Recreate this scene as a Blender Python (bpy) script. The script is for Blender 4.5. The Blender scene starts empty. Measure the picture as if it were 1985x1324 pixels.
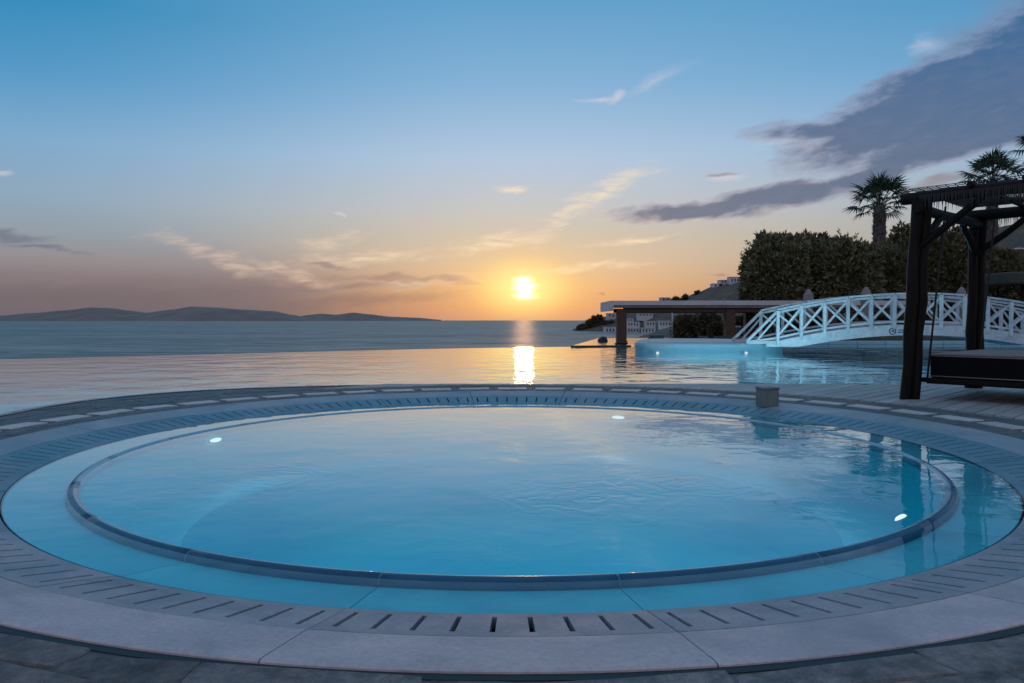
import bpy, bmesh, math, random
from mathutils import Vector, Matrix, noise as mnoise

random.seed(11)
SC = bpy.context.scene
COL = SC.collection
R = math.radians

# ------------------------------------------------------------------ camera
PITCH = math.atan(41 / 1472)
cam_d = bpy.data.cameras.new('camera')
cam_d.sensor_width = 36.0
cam_d.lens = 36.0 * 1472 / 1985
cam_d.clip_start = 0.05
cam_d.clip_end = 200000
cam = bpy.data.objects.new('camera', cam_d)
COL.objects.link(cam)
cam.location = (0, 0, 1.0)
cam.rotation_euler = (R(90) - PITCH, 0, 0)
SC.camera = cam


def at(px, py, Y):
    """world point seen at photo pixel (px, py) that stands Y metres ahead of the viewer"""
    a = (px - 992.5) / 1472
    b = -(py - 662) / 1472
    d = Vector((a, math.cos(PITCH) + b * math.sin(PITCH), b * math.cos(PITCH) - math.sin(PITCH)))
    return Vector((0, 0, 1)) + d * (Y / d.y)


# ------------------------------------------------------------------ world
SUN_EL = R(2.45)
SUN_AZ = R(0.9)
SUN_DIR = Vector((math.sin(SUN_AZ) * math.cos(SUN_EL), math.cos(SUN_AZ) * math.cos(SUN_EL), math.sin(SUN_EL)))


def srgb(r, g, b):
    f = lambda c: (c / 255 / 12.92) if c / 255 <= 0.04045 else ((c / 255 + 0.055) / 1.055) ** 2.4
    return (f(r), f(g), f(b), 1.0)


class NB:
    """small node building helper"""

    def __init__(self, tree):
        self.t = tree
        self.n = tree.nodes
        self.l = tree.links

    def node(self, kind, **kw):
        x = self.n.new(kind)
        for k, v in kw.items():
            setattr(x, k, v)
        return x

    def put(self, sock, v):
        if isinstance(v, bpy.types.NodeSocket):
            self.l.new(v, sock)
        elif v is not None:
            sock.default_value = v

    def math(self, op, a, b=None, c=None, clamp=False):
        x = self.node('ShaderNodeMath', operation=op, use_clamp=clamp)
        self.put(x.inputs[0], a)
        self.put(x.inputs[1], b)
        self.put(x.inputs[2], c)
        return x.outputs[0]

    def vmath(self, op, a, b=None, scale=None):
        x = self.node('ShaderNodeVectorMath', operation=op)
        self.put(x.inputs[0], a)
        self.put(x.inputs[1], b)
        if scale is not None:
            self.put(x.inputs['Scale'], scale)
        return x.outputs['Value'] if op in ('LENGTH', 'DOT_PRODUCT', 'DISTANCE') else x.outputs['Vector']

    def maprange(self, v, a, b, c=0.0, d=1.0, smooth=True):
        x = self.node('ShaderNodeMapRange', interpolation_type='SMOOTHSTEP' if smooth else 'LINEAR')
        self.put(x.inputs[0], v)
        self.put(x.inputs[1], a)
        self.put(x.inputs[2], b)
        self.put(x.inputs[3], c)
        self.put(x.inputs[4], d)
        return x.outputs[0]

    def mix(self, f, a, b, mode='MIX'):
        x = self.node('ShaderNodeMix', data_type='RGBA', blend_type=mode)
        self.put(x.inputs[0], f)
        self.put(x.inputs[6], a)
        self.put(x.inputs[7], b)
        return x.outputs[2]

    def ramp(self, f, stops, interp='LINEAR'):
        x = self.node('ShaderNodeValToRGB')
        cr = x.color_ramp
        cr.interpolation = interp
        while len(cr.elements) < len(stops):
            cr.elements.new(0.5)
        for e, (p, c) in zip(cr.elements, stops):
            e.position = p
            e.color = c
        self.put(x.inputs[0], f)
        return x.outputs[0]

    def noise(self, vec, scale, detail=3.0, rough=0.55, dist=0.0, out='Fac'):
        x = self.node('ShaderNodeTexNoise')
        self.put(x.inputs['Vector'], vec)
        self.put(x.inputs['Scale'], scale)
        self.put(x.inputs['Detail'], detail)
        self.put(x.inputs['Roughness'], rough)
        self.put(x.inputs['Distortion'], dist)
        return x.outputs[out]

    def mapping(self, vec, loc=(0, 0, 0), rot=(0, 0, 0), scale=(1, 1, 1), kind='POINT'):
        x = self.node('ShaderNodeMapping', vector_type=kind)
        self.put(x.inputs['Vector'], vec)
        x.inputs['Location'].default_value = loc
        x.inputs['Rotation'].default_value = rot
        x.inputs['Scale'].default_value = scale
        return x.outputs[0]


world = bpy.data.worlds.new('World')
SC.world = world
world.use_nodes = True


def build_world():
    nt = world.node_tree
    nt.nodes.clear()
    b = NB(nt)
    tc = b.node('ShaderNodeTexCoord')
    d = tc.outputs['Generated']
    sep = b.node('ShaderNodeSeparateXYZ')
    b.put(sep.inputs[0], d)
    x, y, z = sep.outputs
    zc = b.math('MAXIMUM', z, 0.0)
    el = b.math('MULTIPLY', b.math('ARCSINE', b.math('MINIMUM', zc, 1.0)), 1 / (math.pi / 2))  # 0..1
    E = lambda deg: deg / 90.0
    near = b.ramp(el, [
        (E(0.0), srgb(202, 146, 114)), (E(1.2), srgb(211, 156, 114)), (E(2.6), srgb(217, 173, 127)),
        (E(4.2), srgb(209, 182, 150)), (E(6.2), srgb(196, 184, 166)), (E(8.5), srgb(184, 188, 192)),
        (E(12.0), srgb(166, 191, 216)), (E(17.0), srgb(126, 172, 209)), (E(23.0), srgb(88, 154, 198)),
        (E(40.0), srgb(104, 148, 186)), (E(90.0), srgb(136, 152, 176))])
    far = b.ramp(el, [
        (E(0.0), srgb(106, 98, 104)), (E(1.4), srgb(114, 106, 112)), (E(2.8), srgb(128, 116, 122)),
        (E(4.0), srgb(142, 136, 140)), (E(5.6), srgb(142, 152, 162)), (E(8.0), srgb(136, 162, 184)),
        (E(11.5), srgb(120, 164, 199)), (E(15.5), srgb(78, 147, 193)), (E(20.0), srgb(40, 133, 181)),
        (E(40.0), srgb(96, 144, 184)), (E(90.0), srgb(136, 152, 176))])
    # opposite the sunset: the pinkish anti-twilight sky
    east_c = b.ramp(el, [
        (E(0.0), srgb(158, 138, 142)), (E(6.0), srgb(182, 158, 162)), (E(14.0), srgb(176, 168, 180)),
        (E(26.0), srgb(150, 166, 192)), (E(45.0), srgb(132, 156, 186)), (E(90.0), srgb(136, 152, 176))])
    # angular distance from the sun in the horizontal plane
    azs = b.math('SUBTRACT', b.math('ARCTAN2', x, y), SUN_AZ)
    az = b.math('ABSOLUTE', azs)
    a1 = b.maprange(b.math('MAXIMUM', b.math('MULTIPLY', azs, 0.66), b.math('MULTIPLY', azs, -1.0)), R(0.5), b.maprange(el, E(1.5), E(9), R(21), R(38)), 1.0, 0.0)
    sky = b.mix(a1, far, near)
    sky = b.mix(b.maprange(az, R(45), R(135)), sky, east_c)
    # warm aureole
    ang = b.math('ARCCOSINE', b.math('MINIMUM', b.vmath('DOT_PRODUCT', d, tuple(SUN_DIR)), 1.0))
    asp = b.vmath('LENGTH', b.vmath('MULTIPLY', b.vmath('SUBTRACT', d, tuple(SUN_DIR)), (0.75, 1.0, 1.25)))
    g1 = b.maprange(asp, R(0.6), R(7.0), 1.0, 0.0)
    g1 = b.math('POWER', g1, 2.0)
    sky = b.mix(b.math('MULTIPLY', g1, 0.48), sky, srgb(252, 204, 108))
    g0 = b.math('POWER', b.maprange(asp, R(0.4), R(4.2), 1.0, 0.0), 1.8)
    sky = b.mix(b.math('MULTIPLY', g0, 0.95), sky, srgb(255, 232, 150))

    # ---- clouds, placed by direction in the west
    yc = b.math('MAXIMUM', y, 0.08)
    comb = b.node('ShaderNodeCombineXYZ')
    b.put(comb.inputs[0], b.math('DIVIDE', x, yc))
    b.put(comb.inputs[1], b.math('DIVIDE', z, yc))
    uv = comb.outputs[0]
    uvr = b.mapping(uv, rot=(0, 0, R(-14)))
    stre = b.mapping(uvr, scale=(1.0, 3.2, 1.0))
    nz = b.noise(stre, 9.0, 3.0, 0.6, 0.0, 'Color')
    warp = b.vmath('MULTIPLY', b.vmath('SUBTRACT', nz, (0.5, 0.5, 0.5)), (0.085, 0.034, 0.0))
    q = b.vmath('ADD', uv, warp)
    fine = b.noise(b.mapping(uvr, scale=(1.0, 3.0, 1.0)), 26.0, 4.0, 0.62, 0.0)
    fine_c = b.math('SUBTRACT', fine, 0.5)
    wisps = b.noise(b.mapping(uv, rot=(0, 0, R(-24)), scale=(1.0, 6.5, 1.0)), 21.0, 4.0, 0.62, 0.5)
    infront = b.maprange(y, 0.1, 0.3)

    def cloud(px, py, la, lb, angle, inner=0.35, rag=0.9):
        loc = ((px - 992.5) / 1472, (621 - py) / 1472, 0)
        m = b.mapping(q, loc, (0, 0, R(angle)), (la / 1472, lb / 1472, 1), 'TEXTURE')
        ln = b.vmath('LENGTH', m)
        if rag:
            ln = b.math('ADD', ln, b.math('MULTIPLY', fine_c, rag))
        return b.maprange(ln, 1.0, inner, 0.0, 1.0)

    def union(ms):
        o = ms[0]
        for m in ms[1:]:
            o = b.math('MAXIMUM', o, m)
        return o

    # thin mauve bank low in the west
    bank = union([cloud(170, 572, 620, 34, 1, 0.1, 0.7), cloud(700, 580, 260, 20, 2, 0.1, 0.8)])
    sky = b.mix(b.math('MULTIPLY', bank, 0.40), sky, srgb(104, 94, 102))
    # cream wisps
    wmask = union([
        cloud(1170, 372, 150, 30, 27, 0.0, 1.1), cloud(1090, 415, 80, 22, 30, 0.0, 1.1), cloud(420, 500, 170, 24, -20, 0.0, 1.1),
        cloud(560, 528, 140, 18, -16, 0.0, 1.1), cloud(690, 500, 190, 22, 5, 0.0, 1.2), cloud(640, 468, 90, 24, 12, 0.0, 1.2),
        cloud(960, 470, 150, 22, 8, 0.0, 1.2), cloud(1230, 464, 140, 10, 5, 0.0, 0.9), cloud(990, 364, 50, 12, 3, 0.0, 1.1),
        cloud(820, 545, 150, 14, 3, 0.0, 1.0), cloud(1120, 520, 180, 14, 4, 0.0, 1.2)])
    wm = b.math('MULTIPLY', wmask, b.maprange(wisps, 0.24, 0.68))
    cream = b.mix(a1, srgb(214, 186, 170), srgb(244, 222, 186))
    sky = b.mix(b.math('MULTIPLY', wm, 0.72), sky, cream)
    white = union([cloud(1183, 192, 30, 17, 30, 0.0, 1.0), cloud(1150, 196, 62, 7, 2, 0.0, 0.9), cloud(1275, 158, 95, 18, 24, -0.6, 0.9),
                   cloud(18, 332, 40, 7, 0, 0.0, 0.8), cloud(1395, 342, 70, 10, 4, 0.0, 0.9), cloud(652, 416, 13, 6, -25, 0.0, 0.7),
                   cloud(1560, 285, 160, 22, -10, -0.3, 1.0), cloud(1790, 95, 60, 30, 15, -0.3, 1.0), cloud(1240, 410, 120, 10, 6, -0.5, 1.0)])
    sky = b.mix(b.math('MULTIPLY', white, 0.5), sky, srgb(214, 208, 216))
    # heavy slate clouds
    dark = union([
        cloud(1850, 185, 400, 92, 22, 0.62, 0.42), cloud(2080, 85, 420, 150, 24, 0.55, 0.4), cloud(1935, 243, 410, 50, 17, 0.5, 0.4),
        cloud(1610, 256, 190, 30, 2, 0.3, 0.7), cloud(1345, 411, 180, 19, 2, 0.45, 0.6), cloud(1520, 382, 210, 32, 10, 0.45, 0.6),
        cloud(1690, 332, 185, 27, 17, 0.45, 0.6), cloud(2300, -80, 500, 200, 24, 0.3, 0.5)])
    soft = union([cloud(10, 458, 130, 15, -5, 0.1, 0.8), cloud(80, 480, 120, 9, -6, 0.1, 0.8), cloud(790, 538, 170, 11, -3, 0.2, 0.8),
                  cloud(640, 514, 62, 7, -3, 0.2, 0.7), cloud(1385, 335, 56, 6, 3, 0.2, 0.7), cloud(1820, 352, 150, 15, 14, 0.0, 0.8),
                  cloud(1163, 569, 9, 5, 0, 0.2, 0.5), cloud(690, 552, 260, 10, 2, 0.0, 1.0), cloud(1386, 530, 40, 4, 2, 0.0, 0.6)])
    v = b.node('ShaderNodeSeparateXYZ')
    b.put(v.inputs[0], uv)
    hi = b.maprange(v.outputs[1], 0.10, 0.42)
    dcol = b.mix(hi, srgb(98, 108, 130), srgb(60, 100, 144))
    dcol = b.mix(b.maprange(fine, 0.35, 0.75, 0.0, 0.28), dcol, srgb(112, 122, 148))
    rim = b.math('MULTIPLY', b.math('MULTIPLY', dark, b.math('SUBTRACT', 1.0, dark)), 2.0)
    dmask = b.math('MULTIPLY', b.math('POWER', dark, 0.8), b.maprange(fine, 0.0, 0.4, 0.75, 0.95))
    sky_c = b.mix(dmask, sky, dcol)
    sky_c = b.mix(b.math('MULTIPLY', rim, 0.28), sky_c, srgb(206, 186, 196))
    scol = b.mix(a1, srgb(96, 102, 122), srgb(158, 126, 118))
    sky_c = b.mix(b.math('MULTIPLY', soft, 0.62), sky_c, scol)
    sky = b.mix(infront, sky, sky_c)
    # the low sun itself
    core = b.maprange(b.math('ADD', ang, b.math('ADD', b.math('MULTIPLY', fine_c, R(1.1)), b.math('MULTIPLY', b.math('SUBTRACT', wisps, 0.5), R(1.3)))), R(1.75), R(0.05), 0.0, 1.0)
    sun_c = b.node('ShaderNodeMix', data_type='RGBA', blend_type='ADD')
    sun_c.inputs[0].default_value = 1.0
    b.put(sun_c.inputs[6], sky)
    b.put(sun_c.inputs[7], b.vmath('SCALE', (2.2, 1.9, 1.25), scale=b.math('POWER', core, 3.2)))
    total = sun_c.outputs[2]
    # physical sky adds its share
    nis = b.node('ShaderNodeTexSky', sky_type='NISHITA')
    nis.sun_disc = False
    nis.sun_elevation = SUN_EL
    nis.sun_rotation = SUN_AZ
    nis.altitude = 5
    nis.dust_density = 1.5
    nis.ozone_density = 2.0
    # painted-by-weather sky carries most of the light, the physical sky the rest
    comb_sky = b.vmath('ADD', b.vmath('SCALE', total, scale=9.4), b.vmath('SCALE', nis.outputs[0], scale=0.06))
    bg1 = b.node('ShaderNodeBackground')
    b.put(bg1.inputs[0], comb_sky)
    bg1.inputs[1].default_value = 0.1
    out = b.node('ShaderNodeOutputWorld')
    b.l.new(bg1.outputs[0], out.inputs[0])


build_world()
world.cycles.sampling_method = 'MANUAL'
world.cycles.sample_map_resolution = 512

sun_d = bpy.data.lights.new('sun', 'SUN')
sun_d.energy = 0.07
sun_d.angle = R(1.3)
sun_d.color = (1.0, 0.52, 0.25)
sun_o = bpy.data.objects.new('sun', sun_d)
COL.objects.link(sun_o)
sun_o.rotation_euler = (-SUN_DIR).to_track_quat('-Z', 'Y').to_euler()
sun_o.location = (0, 30, 30)

SC.view_settings.view_transform = 'Standard'
SC.view_settings.look = 'None'
SC.view_settings.exposure = 0.14
SC.view_settings.gamma = 1.0
SC.view_settings.use_curve_mapping = False
SC.cycles.use_denoising = True
SC.cycles.max_bounces = 8
SC.cycles.transparent_max_bounces = 12
SC.cycles.caustics_reflective = False
SC.cycles.sample_clamp_indirect = 4.0

# ------------------------------------------------------------------ helpers
def link(o):
    COL.objects.link(o)
    return o


def tag(o, label=None, cat=None, group=None, kind=None):
    if label:
        o['label'] = label
    if cat:
        o['category'] = cat
    if group:
        o['group'] = group
    if kind:
        o['kind'] = kind
    return o


def empty(name, loc=(0, 0, 0), rz=0.0):
    o = bpy.data.objects.new(name, None)
    o.location = loc
    o.rotation_euler = (0, 0, rz)
    o.empty_display_size = 0.2
    return link(o)


class MB:
    """collects geometry for ONE mesh object"""

    def __init__(self):
        self.v = []
        self.f = []

    def add(self, vs, fs):
        k = len(self.v)
        self.v += [tuple(p) for p in vs]
        self.f += [tuple(i + k for i in f) for f in fs]
        return self

    def box(self, c, s, rz=0.0):
        cx, cy, cz = c
        hx, hy, hz = s[0] / 2, s[1] / 2, s[2] / 2
        ca, sa = math.cos(rz), math.sin(rz)
        vs = []
        for dz in (-hz, hz):
            for dx, dy in ((-hx, -hy), (hx, -hy), (hx, hy), (-hx, hy)):
                vs.append((cx + dx * ca - dy * sa, cy + dx * sa + dy * ca, cz + dz))
        return self.add(vs, [(3, 2, 1, 0), (4, 5, 6, 7), (0, 1, 5, 4), (1, 2, 6, 5), (2, 3, 7, 6), (3, 0, 4, 7)])

    def bar(self, p, q, w, h, up=(0, 0, 1)):
        p, q = Vector(p), Vector(q)
        d = (q - p).normalized()
        s = d.cross(Vector(up))
        if s.length < 1e-4:
            s = d.cross(Vector((1, 0, 0)))
        s.normalize()
        t = s.cross(d).normalized()
        vs = []
        for e in (p, q):
            for a, b_ in ((-1, -1), (1, -1), (1, 1), (-1, 1)):
                vs.append(e + s * (a * w / 2) + t * (b_ * h / 2))
        return self.add(vs, [(3, 2, 1, 0), (4, 5, 6, 7), (0, 1, 5, 4), (1, 2, 6, 5), (2, 3, 7, 6), (3, 0, 4, 7)])

    def tube(self, pts, radii, n=8, cap=True):
        pts = [Vector(p) for p in pts]
        if not isinstance(radii, (list, tuple)):
            radii = [radii] * len(pts)
        rings = []
        ref = None
        for i, p in enumerate(pts):
            a = pts[max(i - 1, 0)]
            c = pts[min(i + 1, len(pts) - 1)]
            d = (c - a).normalized()
            if ref is None:
                ref = d.cross(Vector((0, 0, 1)))
                if ref.length < 1e-3:
                    ref = d.cross(Vector((1, 0, 0)))
            s = (ref - d * ref.dot(d)).normalized()
            ref = s
            t = d.cross(s)
            rings.append([p + s * math.cos(2 * math.pi * k / n) * radii[i] + t * math.sin(2 * math.pi * k / n) * radii[i] for k in range(n)])
        vs = [v for r_ in rings for v in r_]
        fs = []
        for i in range(len(pts) - 1):
            for k in range(n):
                fs.append((i * n + k, i * n + (k + 1) % n, (i + 1) * n + (k + 1) % n, (i + 1) * n + k))
        if cap:
            fs.append(tuple(range(n - 1, -1, -1)))
            m = (len(pts) - 1) * n
            fs.append(tuple(range(m, m + n)))
        return self.add(vs, fs)

    def lathe(self, prof, c=(0, 0, 0), n=16):
        vs, fs = [], []
        for r_, z_ in prof:
            for k in range(n):
                a = 2 * math.pi * k / n
                vs.append((c[0] + r_ * math.cos(a), c[1] + r_ * math.sin(a), c[2] + z_))
        for i in range(len(prof) - 1):
            for k in range(n):
                fs.append((i * n + k, i * n + (k + 1) % n, (i + 1) * n + (k + 1) % n, (i + 1) * n + k))
        return self.add(vs, fs)

    def mesh(self, name, mat=None, smooth=False):
        me = bpy.data.meshes.new(name)
        me.from_pydata(self.v, [], self.f)
        if mat is not None:
            me.materials.append(mat)
        if smooth:
            me.polygons.foreach_set('use_smooth', [True] * len(me.polygons))
        me.update()
        return me

    def build(self, name, mat, parent=None, smooth=False, bevel=0.0, autos=None):
        me = self.mesh(name, mat, smooth)
        o = bpy.data.objects.new(name, me)
        o.parent = parent
        link(o)
        if bevel:
            m = o.modifiers.new('bevel', 'BEVEL')
            m.width = bevel
            m.segments = 1
            m.limit_method = 'ANGLE'
        if autos:
            me.set_sharp_from_angle(angle=R(autos))
        return o


def copy_tree(o, parent=None):
    c = o.copy()
    COL.objects.link(c)
    c.parent = parent
    for ch in list(o.children):
        copy_tree(ch, c)
    return c


# ------------------------------------------------------------------ materials
def mat_base(name):
    m = bpy.data.materials.new(name)
    m.use_nodes = True
    m.node_tree.nodes.clear()
    b = NB(m.node_tree)
    out = b.node('ShaderNodeOutputMaterial')
    return m, b, out


def surface(name, c1, c2, rough=0.6, scale=6.0, detail=5.0, bump=0.15, bump_scale=None, rnd=0.0, stretch=(1, 1, 1), spec=0.5,
            fine=0.0, fine_scale=90.0, coords='Object', dist=0.004, stain=None, shade_cast=None):
    """procedural two-tone surface with grain, per-piece tone and relief"""
    m, b, out = mat_base(name)
    tc = b.node('ShaderNodeTexCoord')
    if coords == 'World':
        g = b.node('ShaderNodeNewGeometry')
        vec = g.outputs['Position']
    else:
        vec = tc.outputs[coords]
    info = b.node('ShaderNodeObjectInfo')
    off = b.vmath('SCALE', (17.3, 9.1, 5.7), scale=info.outputs['Random'])
    vec2 = b.mapping(b.vmath('ADD', vec, off), scale=stretch)
    n = b.noise(vec2, scale, detail, 0.62, 0.3)
    col = b.mix(b.maprange(n, 0.3, 0.72), c1, c2)
    if fine:
        f = b.noise(vec2, fine_scale, 3.0, 0.7)
        col = b.mix(b.maprange(f, 0.25, 0.75, 0.0, fine), col, (0.02, 0.02, 0.02, 1))
    if stain:
        st = b.noise(vec2, scale * 0.35, 4.0, 0.65, 0.6)
        col = b.mix(b.maprange(st, 0.48, 0.72, 0.0, stain[1]), col, stain[0])
    if rnd:
        k = b.maprange(info.outputs['Random'], 0, 1, 1 - rnd, 1 + rnd, smooth=False)
        col = b.vmath('SCALE', col, scale=k)
    p = b.node('ShaderNodeBsdfPrincipled')
    rv = b.maprange(n, 0.2, 0.8, max(rough - 0.12, 0.02), min(rough + 0.12, 1), smooth=False)
    if shade_cast:
        # teal cast of the shaded seaward stones painted into their colour, with smoother finish
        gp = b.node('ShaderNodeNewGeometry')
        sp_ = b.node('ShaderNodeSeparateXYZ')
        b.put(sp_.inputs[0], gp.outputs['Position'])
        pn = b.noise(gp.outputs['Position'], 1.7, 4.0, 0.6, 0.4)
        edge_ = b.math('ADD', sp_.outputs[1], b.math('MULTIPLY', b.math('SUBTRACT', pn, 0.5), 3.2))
        cast_m = b.math('MULTIPLY', b.maprange(edge_, 2.4, 4.8), b.maprange(pn, 0.25, 0.6, shade_cast[1] * 0.6, shade_cast[1]))
        col = b.mix(cast_m, col, shade_cast[0])
        rv = b.math('SUBTRACT', rv, b.math('MULTIPLY', cast_m, 0.22))
    b.put(p.inputs['Base Color'], col)
    b.put(p.inputs['Roughness'], rv)
    p.inputs['Specular IOR Level'].default_value = spec
    if bump:
        h = b.noise(vec2, bump_scale or scale * 2.2, 6.0, 0.65)
        bp = b.node('ShaderNodeBump')
        bp.inputs['Strength'].default_value = bump
        bp.inputs['Distance'].default_value = dist
        b.put(bp.inputs['Height'], h)
        b.put(p.inputs['Normal'], bp.outputs[0])
    b.l.new(p.outputs[0], out.inputs[0])
    return m


def water_mat(name, tint, ripple_scale, strength, dist, rough=0.015, power=1.0, gain=1.0, jets=()):
    """clear water: mirror by the Fresnel law, the rest passes through to the tiles below"""
    m, b, out = mat_base(name)
    g = b.node('ShaderNodeNewGeometry')
    pos = g.outputs['Position']
    h = b.noise(pos, ripple_scale, 3.0, 0.5, 0.4)
    h2 = b.noise(pos, ripple_scale * 0.3, 2.0, 0.5, 0.2)
    patch = b.maprange(b.noise(pos, 0.55, 2.0, 0.5), 0.38, 0.66, 0.25, 1.0)
    h = b.math('ADD', b.math('MULTIPLY', b.math('MULTIPLY', h, 0.5), patch), h2)
    for (jx, jy, jr, amp) in jets:
        r_ = b.vmath('DISTANCE', b.vmath('ADD', pos, b.vmath('SCALE', b.vmath('SUBTRACT', b.noise(pos, 2.2, 3.0, 0.6, 0.0, 'Color'), (0.5, 0.5, 0.5)), scale=0.9)), (jx, jy, 0))
        w = b.math('SINE', b.math('MULTIPLY', r_, 44.0))
        env = b.maprange(r_, jr, 0.05, 0.0, amp)
        h = b.math('ADD', h, b.math('MULTIPLY', w, env))
    bp = b.node('ShaderNodeBump')
    bp.inputs['Strength'].default_value = strength
    bp.inputs['Distance'].default_value = dist
    b.put(bp.inputs['Height'], h)
    cosv = b.math('ABSOLUTE', b.vmath('DOT_PRODUCT', bp.outputs[0], g.outputs['Incoming']))
    fres = b.math('ADD', 0.022, b.math('MULTIPLY', 0.978, b.math('POWER', b.math('SUBTRACT', 1.0, cosv), 5.0)), clamp=True)
    fres = b.math('MULTIPLY', b.math('POWER', fres, power), gain, clamp=True)
    tr = b.node('ShaderNodeBsdfTransparent')
    tr.inputs[0].default_value = tint
    gl = b.node('ShaderNodeBsdfGlossy')
    gl.inputs['Color'].default_value = (1, 1, 1, 1)
    gl.inputs['Roughness'].default_value = rough
    b.put(gl.inputs['Normal'], bp.outputs[0])
    mx = b.node('ShaderNodeMixShader')
    b.l.new(fres, mx.inputs[0])
    b.l.new(tr.outputs[0], mx.inputs[1])
    b.l.new(gl.outputs[0], mx.inputs[2])
    b.l.new(mx.outputs[0], out.inputs[0])
    return m


def sea_mat():
    m, b, out = mat_base('sea_water')
    g = b.node('ShaderNodeNewGeometry')
    pos = g.outputs['Position']
    sw = b.mapping(pos, rot=(0, 0, R(8)), scale=(0.45, 1.0, 1.0))
    chop = b.noise(sw, 0.11, 4.0, 0.65, 0.3)
    swell = b.noise(sw, 0.016, 3.0, 0.55, 0.2)
    h = b.math('ADD', chop, b.math('MULTIPLY', swell, 5.0))
    bp = b.node('ShaderNodeBump')
    bp.inputs['Strength'].default_value = 0.9
    bp.inputs['Distance'].default_value = 2.2
    b.put(bp.inputs['Height'], h)
    p = b.node('ShaderNodeBsdfPrincipled')
    b.put(p.inputs['Base Color'], b.mix(b.maprange(b.math('ADD', b.math('MULTIPLY', chop, 0.6), b.math('MULTIPLY', swell, 0.4)), 0.38, 0.62), C(0.08, 0.105, 0.105), C(0.31, 0.30, 0.26)))
    p.inputs['Roughness'].default_value = 0.42
    p.inputs['IOR'].default_value = 1.33
    p.inputs['Specular IOR Level'].default_value = 0.28
    b.put(p.inputs['Normal'], bp.outputs[0])
    b.l.new(p.outputs[0], out.inputs[0])
    return m


def emit_mat(name, col, strength):
    m, b, out = mat_base(name)
    e = b.node('ShaderNodeEmission')
    e.inputs[0].default_value = col
    e.inputs[1].default_value = strength
    b.l.new(e.outputs[0], out.inputs[0])
    return m


def leaf_mat(name, c1, c2, rough=0.55):
    m, b, out = mat_base(name)
    g = b.node('ShaderNodeNewGeometry')
    n = b.noise(g.outputs['Position'], 0.9, 3.0, 0.6)
    rp = g.outputs['Random Per Island']
    col = b.mix(b.maprange(n, 0.3, 0.7), c1, c2)
    col = b.vmath('SCALE', col, scale=b.maprange(rp, 0, 1, 0.6, 1.4, smooth=False))
    p = b.node('ShaderNodeBsdfPrincipled')
    b.put(p.inputs['Base Color'], col)
    p.inputs['Roughness'].default_value = rough
    p.inputs['Specular IOR Level'].default_value = 0.25
    b.l.new(p.outputs[0], out.inputs[0])
    return m


C = lambda r, g, b_: (r, g, b_, 1.0)
M = {}
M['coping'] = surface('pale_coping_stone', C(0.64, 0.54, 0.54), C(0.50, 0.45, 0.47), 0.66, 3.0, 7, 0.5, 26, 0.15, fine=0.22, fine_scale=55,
                      coords='World', stain=(C(0.24, 0.25, 0.28), 0.7), spec=0.2, shade_cast=(C(0.10, 0.27, 0.33), 0.62))
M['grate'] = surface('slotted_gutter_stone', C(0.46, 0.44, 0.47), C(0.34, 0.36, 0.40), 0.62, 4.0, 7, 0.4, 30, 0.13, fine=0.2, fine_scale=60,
                     coords='World', stain=(C(0.15, 0.21, 0.26), 0.65), spec=0.2, shade_cast=(C(0.055, 0.23, 0.31), 0.85))
M['ledge'] = surface('blue_wet_ledge_stone', C(0.06, 0.50, 0.58), C(0.12, 0.60, 0.67), 0.4, 2.5, 6, 0.2, 24, 0.05, fine=0.12, fine_scale=60,
                     coords='World', stain=(C(0.06, 0.34, 0.44), 0.7))
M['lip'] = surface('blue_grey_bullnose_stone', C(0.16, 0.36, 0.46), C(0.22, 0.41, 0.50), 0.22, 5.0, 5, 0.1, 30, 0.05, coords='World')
M['lip_shade'] = surface('painted_shade_bullnose_face', C(0.014, 0.085, 0.16), C(0.024, 0.11, 0.19), 0.3, 5.0, 5, 0.1, 30, 0.05, coords='World', spec=0.3)  # shade on the lip's outer half, put into the colour
M['tubtile'] = surface('turquoise_tub_plaster', C(0.0, 0.60, 0.70), C(0.004, 0.66, 0.74), 0.5, 1.2, 4, 0.0, coords='World')
M['gutter'] = surface('dark_gutter', C(0.015, 0.03, 0.038), C(0.02, 0.04, 0.048), 0.6, 5, 3, 0.0)
M['mortar'] = surface('grey_mortar', C(0.16, 0.16, 0.16), C(0.10, 0.11, 0.12), 0.8, 6, 6, 0.6, 30, 0, coords='World', dist=0.01)
M['flag'] = surface('rough_flagstone', C(0.33, 0.29, 0.28), C(0.12, 0.13, 0.14), 0.75, 9, 8, 1.0, 13, 0.3, fine=0.45, fine_scale=34, coords='World', dist=0.06, shade_cast=(C(0.05, 0.12, 0.13), 0.7),
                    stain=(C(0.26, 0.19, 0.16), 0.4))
M['slab'] = surface('pale_paving_slab', C(0.62, 0.58, 0.55), C(0.50, 0.47, 0.46), 0.55, 6, 5, 0.4, 24, 0.10, fine=0.1, coords='World')
M['edge'] = surface('dark_green_edge_tile', C(0.03, 0.09, 0.10), C(0.05, 0.13, 0.14), 0.25, 8, 4, 0.1, 30, 0.2, coords='World')
M['board'] = surface('weathered_deck_board', C(0.44, 0.44, 0.43), C(0.32, 0.33, 0.33), 0.6, 3.0, 6, 0.4, 14, 0.12, stretch=(1, 9, 1), fine=0.2, fine_scale=30)
M['pooltile'] = surface('pool_floor_mosaic', C(0.05, 0.48, 0.58), C(0.07, 0.54, 0.64), 0.5, 3, 3, 0.0, coords='World')
M['island'] = surface('pale_blue_plaster', C(0.34, 0.52, 0.56), C(0.26, 0.44, 0.50), 0.5, 1.5, 5, 0.15, 12, 0.03, coords='World', stain=(C(0.16, 0.34, 0.40), 0.5))
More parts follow.
